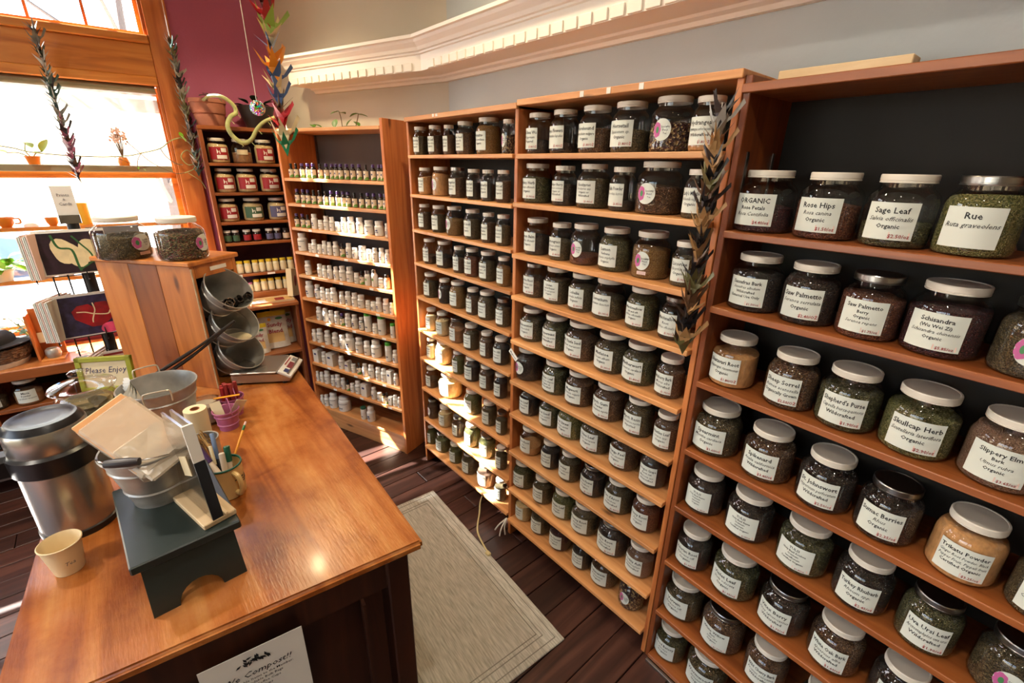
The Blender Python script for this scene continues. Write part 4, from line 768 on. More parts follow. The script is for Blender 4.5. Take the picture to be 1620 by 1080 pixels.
# step stool
sl = thing('step_stool', 'small dark green wooden step stool standing on the counter', 'stool', (-1.09, -.02, .9), rad(3))
obj('stool_top', box(-.345, 0, -.108, .108, .13, .152, .003), 'green_paint', sl)
arch = lambda w0, w1, z1: [(-w1, z1), (-w0, 0), (-.045, 0)]+[(.045*math.cos(math.pi-math.pi*k/10), .045*math.sin(math.pi*k/10)*.95) for k in range(1, 10)]+[(.045, 0), (w0, 0), (w1, z1)]
def arch_board(x0, x1, lean):
    P = arch(.096, .092, .131); V, Fc = prism(P, 0, 1); n_ = len(P)
    return [((x0 if t == 0 else x1)+lean*(1-z/.131), y, z) for y, z, t in V], Fc
obj('leg', arch_board(-.045, -.025, .03), 'green_paint', sl); obj('leg', arch_board(-.32, -.30, -.03), 'green_paint', sl)
obj('side_rail', box(-.3, -.045, .07, .086, .09, .13, .002), 'green_paint', sl); obj('side_rail', box(-.3, -.045, -.086, -.07, .09, .13, .002), 'green_paint', sl)
# galvanised bucket on the stool with bags of papers
def pail(name, label, loc, rb, rt, h, mat='galv', rotz=0, rings=True, cat='bucket'):
    t = thing(name, label, cat, loc, rotz); th = .002; e = .0035
    pr = [(0, .004), (rb-.004, .004), (rb-.002, 0), (rb+.001, 0), (rb+.001, .006)]
    for k in range(1, 20):
        z = h*k/20; r = rb+(rt-rb)*k/20
        if rings and k in (6, 15): pr += [(r, z-.004), (r+.003, z), (r, z+.004)]
        else: pr.append((r, z))
    pr += [(rt, h-.004), (rt+e, h-.004), (rt+e*1.4, h), (rt+e, h+.003), (rt, h+.002), (rt-th, h-.004), (rb-th, .008), (0, .007)]
    obj('pail_body', mesh('pail_body', lathe(pr, 40), 50), mat, t); return t
bk = pail('steel_bucket', 'galvanised bucket of bag packs standing on the green stool', (-1.335, -.045, 1.052), .058, .095, .15, rotz=rad(60))
obj('bail_handle', tube([(.098*math.cos(a), .098*math.sin(a)*.98, .135-.03*math.sin(a)) for a in [math.pi+math.pi*k/20 for k in range(21)]], .002, 6), 'chrome', bk)
for s in (-1, 1): obj('handle_ear', box(s*.099-.006, s*.099+.006, -.014, .014, .122, .148, .003), 'galv', bk)
obj('wood_grip', xf(lathe([(0, -.0), (.009, 0), (.011, .02), (.011, .05), (.009, .07), (0, .07)], 14), (-.035, -.098, .165), (0, rad(90), 0)), 'dark_pot', bk)
def axes(x, z):
    x, z = Vector(x).normalized(), Vector(z); y = z.cross(x).normalized(); z = x.cross(y); return Matrix((x, y, z)).transposed().to_euler()
def slab_bundle(name, label, cat, loc, rot, n_, L, W, T, mats, jitter=.004):
    t = thing(name, label, cat, loc); t.rotation_euler = rot; r = random.Random(len(label))
    for k in range(n_): z = -T*n_/2+T*k; dx, dy = r.uniform(-jitter, jitter), r.uniform(-jitter, jitter); obj('sheet', box(-L/2+dx, L/2+dx, -W/2+dy, W/2+dy, z, z+T*.8, .0008), mats[k % len(mats)], t)
    return t
bb = slab_bundle('bag_bundle', 'bundle of clear bags with tan edges leaning in the steel bucket', 'bags', (-1.335, -.068, 1.243), axes((-.14, -.095, .095), (.6, -.09, .79)), 7, .19, .118, .005, ['kraft', 'paper_cream', 'kraft', 'kraft'])
wr = obj('clear_wrap', box(-.12, .082, -.0635, .0635, -.022, .0215, .008), 'bag_film', bb); obj('loose_film', xf(box(-.135, -.02, -.05, .06, .018, .028, .004), rot=(rad(8), rad(-7), 0)), 'bag_film', bb)
for i, (x, y, a) in enumerate(((-1.30, .01, 20), (-1.37, .03, -30))):
    t = thing('paper_slip', ['white paper corner standing at the bucket rim by the sign', 'white paper corner standing at the bucket back rim'][i], 'paper', (x, y, 1.185), rad(a)); obj('slip', ([(-.02, 0, -.02), (.02, .004, -.02), (.004, 0, .03), (-.02, .001, -.02), (.02, .005, -.02), (.004, .001, .03)], [(0, 1, 2), (5, 4, 3), (0, 3, 4, 1), (1, 4, 5, 2), (2, 5, 3, 0)]), 'paper_white', t)
# clear sign holder on the stool
sh = thing('sign_holder', 'clear acrylic sign holder with wooden foot on the stool', 'sign holder', (-1.20, .03, 1.052), rad(14))
obj('foot', box(-.09, .085, -.036, .038, 0, .014, .002), 'pale_wood', sh); obj('foot_slot', box(-.09, .086, .012, .02, .0135, .02, .001), 'pale_wood', sh)
pn = [(-.085, .014), (.078, .014), (.035, .255), (-.075, .255)]
obj('clear_panel', extr_y(pn, .004, .0095), 'clear_plastic', sh); obj('clear_panel', extr_y(pn, -.014, -.0085), 'clear_plastic', sh)
obj('edge_strip', xf(extr_y([(.0785, .014), (.084, .014), (.0572, .165), (.052, .165)], -.014, .0095)), 'black_plastic', sh); obj('edge_strip', extr_y([(.052, .165), (.0572, .165), (.041, .256), (.0355, .256)], -.014, .0095), 'paper_white', sh)
obj('business_card', extr_y([(-.02, .10), (.03, .12), (.018, .17), (-.03, .15)], -.016, -.0148), 'paper_cream', sh)
# mug of pens
mg = thing('enamel_mug', 'cream enamel mug with dark green rim holding pens', 'mug', (-1.455, .108, .9), rad(200))
obj('mug_body', mesh('mug_body', lathe([(0, .003), (.04, .003), (.043, 0), (.047, .004), (.0485, .03), (.0485, .105), (.046, .105), (.045, .01), (0, .008)], 36), 40), 'enamel', mg); obj('rim', mesh('rim', lathe([(.0485, .103), (.0505, .105), (.0495, .109), (.046, .109), (.0445, .104)], 36), 50), 'marker_green', mg)
obj('handle', tube(smooth([(-.046, 0, .09), (-.07, 0, .088), (-.08, 0, .06), (-.07, 0, .028), (-.046, 0, .022)], 5), .0075, 10), 'enamel', mg)
v, f = lines2d([('TEA', .03, 'b')], .075, .06); obj('lettering', (xf((bend(v, .0495), f), rot=(0, 0, rad(-60)))[0], f), 'ink', mg)
def stick(name, label, cat, p0, p1, parts):
    t = thing(name, label, cat, p0); d = Vector(p1)-Vector(p0); t.rotation_euler = d.to_track_quat('Z', 'Y').to_euler(); L = d.length
    for nm, a, b, r, mt in parts: obj(nm, lathe([(0, a*L), (r*.8, a*L), (r, a*L+.002), (r, b*L-.002), (r*.8, b*L), (0, b*L)], 12), mt, t)
mb = Vector((-1.455, .108, .915))
stick('pencil', 'yellow pencil leaning out of the mug to the right', 'pencil', tuple(mb+Vector((-.02, -.01, 0))), tuple(mb+Vector((-.115, .098, .15))), [('shaft', 0, .86, .0036, 'pencil'), ('ferrule', .86, .94, .004, 'ink_green'), ('eraser', .94, 1, .0036, 'price_pink')])
stick('marker_pen', 'green capped marker standing in the mug', 'pen', tuple(mb+Vector((.0, .012, 0))), tuple(mb+Vector((-.035, .022, .128))), [('barrel', 0, .62, .0085, 'marker_white'), ('cap', .62, 1, .0095, 'marker_green')])
stick('marker_pen', 'white marker standing in the mug beside the green cap', 'pen', tuple(mb+Vector((.01, 0, 0))), tuple(mb+Vector((-.02, .004, .118))), [('barrel', 0, .5, .008, 'black_plastic'), ('cap', .5, 1, .0085, 'marker_white')])
stick('pen', 'blue grey pen standing highest in the mug', 'pen', tuple(mb+Vector((.005, -.01, 0))), tuple(mb+Vector((-.075, -.004, .165))), [('barrel', 0, .55, .005, 'black_plastic'), ('cap', .55, 1, .0065, 'blue_pen')])
stick('pen', 'cream and black pen beside the blue grey pen', 'pen', tuple(mb+Vector((.012, -.018, 0))), tuple(mb+Vector((-.045, -.018, .14))), [('barrel', 0, .6, .005, 'black_plastic'), ('cap', .6, 1, .005, 'paper_cream')])
stick('marker_pen', 'purple and pale marker leaning left against the raffia', 'pen', tuple(mb+Vector((.032, .004, .012))), tuple(mb+Vector((-.06, -.05, .145))), [('barrel', 0, .62, .0085, 'marker_white'), ('cap', .62, 1, .0095, 'marker_purple')])
# ribbed tin with raffia
tn = thing('ribbed_tin', 'ribbed tin can holding a tuft of raffia', 'can', (-1.63, .085, .9)); pr = [(0, .0), (.042, 0)]
for k in range(24): pr.append((.042+(.0012 if k % 2 else 0), .006+.0045*k))
pr += [(.044, .118), (.0445, .121), (.0405, .12), (.0405, .005), (0, .004)]; obj('can_body', mesh('can_body', lathe(pr, 32), 60), 'galv', tn)
rf = thing('raffia_tuft', 'frayed tuft of natural raffia standing in the tin', 'raffia', (-1.63, .085, .96)); r_ = random.Random(9)
V = []
for k in range(46):
    a = r_.uniform(0, 6.3); d = r_.uniform(.2, 1); V.append(tube([(0, 0, -.05), (.02*math.cos(a)*d, .02*math.sin(a)*d, .05), (.03*math.cos(a)*d+.05, .03*math.sin(a)*d-.035, .085+r_.uniform(-.03, .03)), (.05*math.cos(a)*d+.085, .05*math.sin(a)*d-.03, .05+r_.uniform(-.05, .03))], .0016, 4))
obj('fibres', cat_(*V), 'raffia', rf, kind='stuff')
# paper roll and clear tub
rl = thing('receipt_roll', 'white label roll with cardboard core standing on end', 'roll', (-1.73, .088, .9)); obj('roll_body', mesh('roll_body', lathe([(.014, 0), (.034, 0), (.034, .185), (.014, .185)], 32), 30), 'paper_cream', rl); obj('core', mesh('core', lathe([(.0145, .002), (.0145, .186), (.0125, .186), (.0125, .002)], 24), 30), 'tan_core', rl)
cb = round_thing('clear_tub', 'clear plastic tub with a rolled rim behind the label roll', 'tub', (-1.98, .135, .9), [(0, .002), (.04, .002), (.042, 0), (.049, .09), (.053, .093), (.053, .098), (.047, .097), (.04, .006), (0, .005)], 'clear_plastic', part='tub_body')
obj('bag_fill', xf(lathe([(0, .01), (.038, .01), (.045, .08), (.02, .088), (0, .085)], 20)), 'bag_white', cb)
# large tub with papers
tb = pail('steel_tub', 'large galvanised tub with side handles and papers inside', (-2.02, .012, .9), .085, .122, .19, rotz=rad(20)); 
def bailh(c, a, sgn): 
    ca, sa = math.cos(a), math.sin(a); L = .04
    P = [(.123*ca+L*sa, .123*sa-L*ca, .165), (.126*ca+L*sa, .126*sa-L*ca, .165+.045*sgn), (.128*ca+.028*sa, .128*sa-.028*ca, .165+.056*sgn), (.128*ca-.028*sa, .128*sa+.028*ca, .165+.056*sgn), (.126*ca-L*sa, .126*sa+L*ca, .165+.045*sgn), (.123*ca-L*sa, .123*sa+L*ca, .165)]
    return tube(smooth(P, 4), .0028, 6)
obj('wire_handle', bailh(0, rad(170), 1), 'wire', tb); obj('wire_handle', bailh(0, rad(-25), .8), 'wire', tb)
pp = thing('paper_stack', 'curled white papers standing in the large steel tub', 'papers', (-2.0, -.07, 1.07), rad(-15))
def curl(w, h, k): 
    V, Fc = [], []
    for i in range(9): t = i/8; V += [(w*(t-.5), k*math.sin(t*3.14)*.03, -.06), (w*(t-.5)*1.05, k*(math.sin(t*3.14)*.035-.02), h+.02*math.sin(t*5))]
    for i in range(8): Fc.append((2*i, 2*i+2, 2*i+3, 2*i+1))
    return V, Fc
for k in range(4): obj('sheet', xf(curl(.15, .045-.006*k, 1), (.01*k, .012*k-.02, 0), (rad(-12+5*k), 0, rad(6*k))), 'paper_white', pp)
# glass sweet jar
gj = thing('apothecary_jar', 'large glass jar of dried herbs with knobbed glass lid', 'jar', (-2.19, -.20, .9))
obj('glass_body', mesh('glass_body', lathe([(0, .01), (.06, .004), (.085, .014), (.094, .05), (.094, .12), (.086, .155), (.08, .165), (.084, .172)], 40), 40), 'clear_glass', gj); obj('contents', mesh('contents', lathe([(0, .014), (.08, .02), (.09, .05), (.09, .115), (.07, .135), (.03, .142), (0, .14)], 32), 60), HERB['olive'], gj)
ll = obj('lid', mesh('lid', lathe([(.084, .174), (.096, .178), (.1, .184), (.096, .19), (.07, .196), (.045, .206), (.02, .212), (.016, .218), (.02, .226), (.03, .232), (.031, .24), (.022, .247), (0, .249)], 40), 40), 'clear_glass', gj)
# Please Enjoy frame
pf = thing('enjoy_sign', 'lime green framed Please Enjoy sign behind the glass jar', 'sign', (-2.40, -.145, .9), rad(50)); pf.rotation_euler = (rad(-6), 0, rad(62))
fr = [box(-.1, .1, -.006, .012, .19, .21, .002), box(-.1, .1, -.006, .012, .06, .08, .002), box(-.1, -.08, -.006, .012, .06, .21, .002), box(.08, .1, -.006, .012, .06, .21, .002)]
obj('frame', cat_(*fr), 'frame_green', pf); bd = obj('board', box(-.081, .081, 0, .006, .079, .191), 'paper_cream', pf); obj('stand', box(-.02, .02, .012, .02, .0, .19), 'frame_green', pf)
v, f = lines2d([('Please Enjoy', .036, 'i')], .178, .15); obj('hand_lettering', (flat(v, -.0006), f), 'ink_navy', bd)
# mauve pails
for i, (x, y, z, nm) in enumerate(((-1.885, .19, .9, 'mauve pail with paper slips, nearer the counter front'), (-1.99, .228, .9, 'mauve pail of red sticks, behind the other mauve pail'))):
    t = pail('small_pail', nm, (x, y, z), .032, .043, .078, 'pink_paint', rings=True)
    obj('bail_handle', tube([(.045*math.cos(a), .012, .07+.05*math.sin(a)) for a in [math.pi*k/12 for k in range(13)]], .0018, 6), 'pink_paint', t)
sx = thing('stick_bundle', 'dark red lip balm sticks packed in the rear mauve pail', 'sticks', (-2.0, .226, .915)); r_ = random.Random(2)
for k in range(12): a = k*2.4; d = .028*math.sqrt(k/12); obj('stick', lathe([(0, 0), (.0075, 0), (.0075, .1+.012*(k % 3)), (0, .102+.012*(k % 3))], 8), ['red_stuff', 'red_label', 'ink_red'][k % 3], sx, (d*math.cos(a), d*math.sin(a), 0))
kp = thing('price_strip', 'orange card strip lying across the rear mauve pail', 'card', (-1.95, .21, 1.0), rad(75)); obj('strip', box(-.045, .045, -.006, .006, 0, .002), 'pencil', kp)
for i, (x, y, a, tl) in enumerate(((-1.885, .168, 65, -14), (-1.895, .222, 100, 24))): t = thing('card_slip', ['blank cream card standing in the front mauve pail', 'folded cream card leaning right in front mauve pail'][i], 'card', (x, y, .955), rad(a)); obj('slip', xf(box(-.019, .019, -.0008, .0008, -.03, .06), rot=(rad(tl), rad(tl), 0)), 'paper_cream', t)
# scale
sc_ = thing('counter_scale', 'steel topped digital counter scale at the far counter end', 'scale', (-2.29, .435, .9), rad(58))
obj('case', extr_y([(-.125, .012), (.125, .012), (.125, .05), (-.125, .05)], -.095, .10), 'steel', sc_)
obj('platform', box(-.125, .075, -.105, .105, .056, .066, .003), 'steel', sc_); obj('platform_rim', box(-.11, .06, -.09, .09, .048, .057), 'black_plastic', sc_)
kpnl = obj('control_panel', xf(box(-.032, .032, -.1, .1, -.008, .006, .003), (.108, 0, .048), (0, rad(28), 0)), 'scale_white', sc_)
for nm, q, mt in (('display', (-.012, .016, -.035, .03, .0062, .008), 'lcd'), ('key_pad', (-.012, .016, -.085, -.05, .0062, .007), 'ink_navy'), ('brand_strip', (-.026, -.02, -.02, .07, .0062, .007), 'ink_red'), ('key_pad', (-.012, .016, .045, .085, .0062, .007), 'ink_grey')): obj(nm if nm != 'brand_strip' else 'red_stripe', xf(box(*q), (.108, 0, .048), (0, rad(28), 0)), mt, kpnl)
for x in (-.1, .1):
    for y in (-.08, .08): obj('foot', lathe([(0, 0), (.012, 0), (.01, .013), (0, .013)], 10), 'black_plastic', sc_, (x, y, 0))
# pine dispenser with tilted pails
BN = (-2.285, .22, .9); RBx = math.atan2(.61, .79)
bn = thing('pail_dispenser', 'upright pine dispenser box with three tilted steel pails', 'dispenser', BN, RBx)
W_, L_, H_ = .25, .48, .582
strip = [('bin_a', 0, .17), ('bin_b', .17, .315), ('bin_a', .315, L_)]
for mt, a, b in strip: obj('side_plank', box(-L_+a+.0006 if a else -L_, -L_+b-.0006 if b < L_ else 0, 0, .02, 0, H_-.021, .0015), mt, bn)
for mt, a, b in strip: obj('side_plank', box(-L_+a, -L_+b-.0006, W_-.02, W_, 0, H_-.021, .0015), mt, bn)
obj('top_board', box(-L_-.012, .012, -.012, W_+.012, H_-.02, H_, .004), 'bin_a', bn); obj('back_board', box(-L_, -L_+.015, .0205, W_-.0205, 0, H_-.021), 'bin_b', bn); obj('base_board', box(-L_+.016, -.005, .0205, W_-.0205, .0, .018), 'bin_a', bn)
obj('top_rail', box(-.02, 0, .0205, W_-.0205, H_-.075, H_-.021, .002), 'bin_a', bn); obj('label_strip', box(0, .001, .1, .19, H_-.055, H_-.038), 'paper_white', bn)
obj('front_strip', box(.0, .004, 0, .006, 0, H_-.03), 'pale_wood', bn)
for k, (z, nm) in enumerate(((.345, 'tilted steel pail of scoops, topmost in the pine dispenser'), (.195, 'tilted steel pail of pale powder, middle of the pine dispenser'), (.056, 'tilted empty steel pail, lowest in the pine dispenser'))):
    c, s = math.cos(RBx), math.sin(RBx); lx, ly = -.075, W_/2
    t = pail('steel_pail', nm, (BN[0]+c*lx-s*ly, BN[1]+s*lx+c*ly, BN[2]+z), .062, .104, .165, 'galv'); t.rotation_euler = (0, rad(52), RBx+rad(0)); t['group'] = 'tilted pails in the pine dispenser'
    if k == 1: obj('pail_ring', lathe([(.09, .12), (.093, .125), (.09, .13)], 32), 'galv', t)
    c2 = thing('powder_heap' if k == 1 else 'scoop_set' if k == 0 else 'dust_heap', ['dark metal scoops and tongs heaped in the top pail', 'pale powder heaped in the middle tilted pail', 'thin grey dust lying in the lowest tilted pail'][k], ['scoops', 'powder', 'dust'][k], tuple(t.location)); c2.rotation_euler = t.rotation_euler
    if k == 0:
        r_ = random.Random(5)
        for j in range(7): a = r_.uniform(-.5, .5); obj('scoop', xf(cat_(box(-.006, .006, -.002, .002, 0, .11), xf(lathe([(0, 0), (.014, .004), (.018, .03), (.016, .03), (.012, .006), (0, .003)], 10), (0, 0, .11))), (.045+.01*(j % 2), -.05+.016*j, .03), (rad(r_.uniform(-14, 14)), rad(6), 0)), ['lid_dark', 'lid_metal', 'chrome'][j % 3], c2)
    else:
        cc = .016 if k == 1 else -.012; rb_, kk, V = .060, (.102-.060)/.165, []
        for i in range(-30, 31):
            ca, sa = math.cos(i*math.pi/30), math.sin(i*math.pi/30); z = (cc+.788*rb_*ca)/(.616-.788*kk*ca)
            if .01 <= z <= .163: V.append(((rb_+kk*z)*ca, (rb_+kk*z)*sa, z))
        obj('surface', (V, [tuple(range(len(V)))]), 'paper_cream' if k == 1 else 'galv', c2)
tgs = thing('metal_tongs', 'dark metal tongs hanging across the dispenser side', 'tongs', (-2.20, .24, 1.22)); 
A_, B_ = Vector((-2.21, .33, 1.225)), Vector((-2.30, .02, 1.04))
for off in (0, .018): obj('tong_arm', tube(smooth([A_-tgs.location, (A_+B_)/2-tgs.location+Vector((.03, 0, -off)), B_-tgs.location+Vector((.03, 0, -off*1.6))], 5), [.006]*6+[.008]*5, 8), 'lid_dark', tgs)
# two herb jars on the dispenser
place_jar((-2.555, .035, 1.482), rad(35), (0, 0, 0), .098, .172, 'lid_white', 'olive', .66, ['price'], 'oval', 'big jar of olive herb on the dispenser, left of two', 'big jars on the pine dispenser', turn=rad(95))
place_jar((-2.40, .225, 1.482), rad(35), (0, 0, 0), .093, .172, 'lid_white', 'mixed', .78, [], 'oval', 'big jar of reddish mixed herb on the dispenser, right of two', 'big jars on the pine dispenser', turn=rad(105))
# ------------------------------------------------------------------ print rack behind the dispenser
rk = thing('print_rack', 'black wire spinner rack of art cards with a paper topper', 'rack', (-2.93, -.115, 0))
obj('pole', lathe([(0, 0), (.022, 0), (.022, 1.68), (0, 1.68)], 16), 'black_metal', rk); obj('floor_base', lathe([(0, 0), (.2, 0), (.2, .02), (.03, .04), (0, .04)], 32), 'black_metal', rk)
tp = obj('topper', xf(box(-.036, .036, -.003, .003, 0, .125), (.03, -.002, 1.635), (0, 0, rad(88))), 'paper_white', rk); obj('topper_clip', xf(box(-.036, .036, -.008, .008, -.035, .002), (.03, -.002, 1.635), (0, 0, rad(88))), 'lid_metal', rk)
v, f = lines2d([('Prints', .018, ''), ('&', .014, ''), ('Cards', .018, '')], .1, .06); obj('topper_print', (xf((flat(v, -.0045), f), (.03, -.002, 1.635), (0, 0, rad(88)))[0], f), 'ink_grey', tp)
for y in (-.12, -.07, -.02, .055, .1): obj('wire_upright', tube([(.04, y, .55), (.04, y, 1.5)], .0032, 6), 'black_metal', rk)
for z in (1.37, 1.255, 1.075, .97, .82, .70): obj('wire_ring', tube([(.042, -.15, z), (.042, .13, z)], .0025, 6), 'black_metal', rk)
for z in (1.36, 1.065, .80):
    for y in (-.17, .0): obj('pocket_wire', tube(smooth([(.04, y, z+.06), (.085, y, z+.055), (.09, y, z), (.04, y+.0, z-.012)], 4), .0025, 6), 'black_metal', rk)
def artcard(name, label, loc, rot, W, H, base, shapes):
    t = thing(name, label, 'card', loc); t.rotation_euler = rot
    obj('card_stock', box(-W/2, W/2, 0, .004, 0, H, .0008), 'paper_white', t); obj('picture', box(-W/2+.008, W/2-.002, -.0012, 0, .006, H-.012), base, t)
    for i, (nm, P, mt) in enumerate(shapes): obj(nm, ([(x*W, -.0016-.0003*i, z*H) for x, z in P], [tuple(range(len(P)))]), mt, t)
    return t
def blob(cx, cz, rx, rz, seed, n=20, amp=.12):
    r = random.Random(seed); ph = [r.uniform(0, 6.3) for _ in range(3)]
    return [(cx+rx*(1+amp*math.sin(3*a+ph[0])*.7+amp*math.sin(2*a+ph[1]))*math.cos(a), cz+rz*(1+amp*math.sin(3*a+ph[0])*.7+amp*math.sin(2*a+ph[1]))*math.sin(a)) for a in [2*math.pi*k/n for k in range(n)]]
def ribbon(pts, w):
    P = [Vector((x, z, 0)) for x, z in pts]; P = smooth(P, 5); A, B = [], []
    for i, p in enumerate(P): d = (P[min(i+1, len(P)-1)]-P[max(i-1, 0)]).normalized(); nrm = Vector((-d.y, d.x, 0))*w; A.append((p.x+nrm.x, p.y+nrm.y)); B.append((p.x-nrm.x, p.y-nrm.y))
    return A+B[::-1]
RR = (rad(-7), 0, rad(92))
artcard('art_card', 'dark art card with cream forms and green vines, upper pocket of rack', (-2.835, -.135, 1.385), RR, .24, .195, 'art_dark', [('cream_form', blob(-.12, .52, .2, .27, 3), 'art_cream'), ('cream_form', blob(.2, .52, .16, .25, 8), 'art_cream'), ('cream_form', blob(.03, .36, .14, .2, 5), 'art_cream'), ('vine', ribbon([(-.26, .9), (-.2, .62), (-.03, .55), (0, .2), (.02, .06)], .018), 'art_green'), ('vine', ribbon([(.02, .86), (.12, .66), (.22, .45), (.25, .2)], .014), 'art_green'), ('vine', ribbon([(.02, .1), (.15, .2), (.28, .3)], .014), 'art_green')])
hb = [(.02, .2), (-.2, .42), (-.22, .6), (-.12, .72), (.05, .74), (.12, .66), (.16, .76), (.33, .76), (.44, .6), (.42, .42), (.2, .2)]
artcard('art_card', 'indigo art card with crimson veined form, lower pocket of rack', (-2.84, -.16, 1.09), RR, .235, .2, 'art_navy', [('crimson_form', hb, 'art_red'), ('pink_form', blob(.34, .14, .2, .13, 4), 'art_pink'), ('pale_vein', ribbon([(-.15, .58), (-.02, .56), (.1, .5), (.3, .46), (.36, .54)], .012), 'art_cream'), ('pale_vein', ribbon([(.12, .76), (.13, .6), (.1, .5), (.06, .38), (.05, .3)], .01), 'art_cream')])
for i, (loc, rz, L, n_) in enumerate((((-2.90, -.262, 1.375), 150, 'stack of cards in upper side pocket of rack, seen edge on', 6), ((-2.90, -.285, 1.09), 150, 'stack of white cards in lower side pocket of rack', 8), ((-2.90, -.19, .80), 150, 'stack of folded cards in the bottom side pocket', 7))):
    t = thing('card_stack', L, 'cards', loc, rad(-27)); t['group'] = 'card stacks in the rack'
    for k in range(n_): obj('card', box(-.085, .085, .007*k, .007*k+.0045, 0, .185+.004*(k % 3)), ['paper_white', 'paper', 'price_pink'][k % 3], t)
t = artcard('art_card', 'red and pink card in the bottom front pocket of rack', (-2.85, -.13, .80), RR, .24, .19, 'ink_red', [('pale_band', [(-.48, .88), (.48, .88), (.48, .8), (-.48, .8)], 'price_pink')])
for i, (z, y) in enumerate(((1.41, .02), (1.24, .045), (.99, .04))): tt = thing('plain_card', ['grey card back in rear pocket, top of rack', 'grey card back seen between the two art cards', 'grey card back seen under the crimson art card'][i], 'card', (-2.99, y, z), rad(92)); obj('card_sheet', box(-.1, .1, 0, .004, 0, .16), 'ink_grey', tt)
# ------------------------------------------------------------------ window ledges and what stands on them
def wpt(s, y, z): v = Matrix.Rotation(RW, 3, 'Z') @ Vector((s, y, 0)); return (PW[0]+v.x, PW[1]+v.y, z)
for nm, z, s0, s1, lab in (('window_shelf', 1.502, -2.1, -.55, 'narrow orange wood shelf across the window with orange cups'), ('window_shelf', 1.203, -2.1, -.55, 'narrow orange wood shelf across the window with leafy plants')):
    t = thing(nm, lab, 'shelf', wpt(-1.3, 0, z), RW); obj('board', box(s0+1.3, s1+1.3, -.14, -.03, -.022, 0, .003), 'trimwood', t)
    for s in (s0+.03, s1-.03): obj('bracket', box(s+1.3-.008, s+1.3+.008, -.12, -.03, -.1, -.022), 'trimwood', t)
def cupat(s, z, label, h, r, handle, prof=None, mat='orange_cup', name='teacup', cat='cup', y=-.09):
    t = thing(name, label, cat, wpt(s, y, z), RW)
    obj('cup_body', mesh('cup_body', lathe(prof or [(0, .002), (r*.5, 0), (r*.85, h*.35), (r, h), (r*.95, h), (r*.8, h*.36), (0, h*.1)], 28), 40), mat, t)
    if handle: obj('handle', tube(smooth([(r*.95, 0, h*.85), (r*1.45, 0, h*.8), (r*1.45, 0, h*.4), (r*.9, 0, h*.35)], 4), .005, 8), mat, t)
    return t
cupat(-1.40, 1.502, 'orange tea cup with handle on the upper window shelf', .055, .042, True); cupat(-1.205, 1.502, 'small orange bowl on the upper window shelf behind the rack', .047, .032, False)
cupat(-1.06, 1.502, 'yellow pillar candle on the upper window shelf', .125, .034, False, [(0, .003), (.033, 0), (.034, .004), (.034, .123), (.03, .126), (.012, .12), (0, .12)], 'yellow_wax', 'pillar_candle', 'candle')
cupat(-1.30, 1.502, 'small heap of dried petals on the upper window shelf', .02, .03, False, [(0, .0), (.034, .0), (.026, .014), (.012, .02), (0, .021)], 'price_pink', 'petal_heap', 'petals')
def plant(name, label, loc, pot, stems, leaf='leaf_pale', cat='plant', LM=None):
    t = thing(name, label, cat, loc)
    if pot: prof_, mt = pot; obj('pot', mesh('pot', lathe(prof_, 28), 40), mt, t)
    for st_ in stems: obj('stem', tube(smooth(st_['p'], 4), st_.get('r', .003), 6), st_.get('m', 'stem'), t)
    k = 0
    for st_ in stems:
        for (fr, az, el, L, W) in st_.get('l', ()):
            P = smooth(st_['p'], 4); p = P[min(len(P)-1, int(fr*(len(P)-1)))]
            obj('leaf', mesh('leaf', leafmesh(L, W), 60), st_.get('lm', leaf), t, tuple(p), (rad(el), 0, rad(az))); k += 1
    return t
POT = lambda r, h: [(0, .003), (r*.7, 0), (r*.95, h*.85), (r*1.05, h*.86), (r*1.05, h), (r*.95, h), (r*.9, h*.88), (0, h*.86)]
rp = random.Random(12)
def bush(n_, h, spread, L, W): return [{'p': [(0, 0, .04), (spread*.4*math.cos(a), spread*.4*math.sin(a), h*.6), (spread*math.cos(a), spread*math.sin(a), h*rp.uniform(.7, 1.1))], 'l': [(f, math.degrees(a)-90+rp.uniform(-60, 60), rp.uniform(-20, 40), L*rp.uniform(.7, 1.1), W) for f in (.45, .7, .85, 1)]} for a in [2*math.pi*k/n_+rp.uniform(-.3, .3) for k in range(n_)]]
plant('leafy_plant', 'broad pale green leafy plant in white bowl on lower window shelf', wpt(-1.5, -.1, 1.203), (POT(.07, .07), 'paper_white'), bush(7, .13, .1, .1, .055))
plant('leafy_plant', 'small green plant in white bowl on lower window shelf behind rack', wpt(-1.22, -.1, 1.203), (POT(.05, .05), 'paper_white'), bush(5, .07, .07, .07, .03))
plant('herb_pot', 'dark pot of small round green leaves on the window cabinet', (-3.80, -.47, .76), (POT(.07, .1), 'dark_pot'), bush(9, .24, .09, .05, .03), 'leaf')
plant('trailing_leaf_pot', 'small orange pot with heart leaves on the window meeting rail', wpt(-1.205, -.045, 1.84), (POT(.035, .045), 'orange_cup'), [{'p': [(0, 0, .03), (.01, -.02, .07), (.0, -.01, .115)], 'l': [(1, 70, -15, .06, .045)]}, {'p': [(0, 0, .03), (.02, .02, .06), (.03, .05, .07)], 'l': [(1, -50, 60, .085, .05), (.6, 60, 20, .05, .035)]}, {'p': [(0, 0, .03), (-.03, -.05, .06), (-.02, -.1, .06)], 'l': [(1, 150, 20, .07, .05)]}])
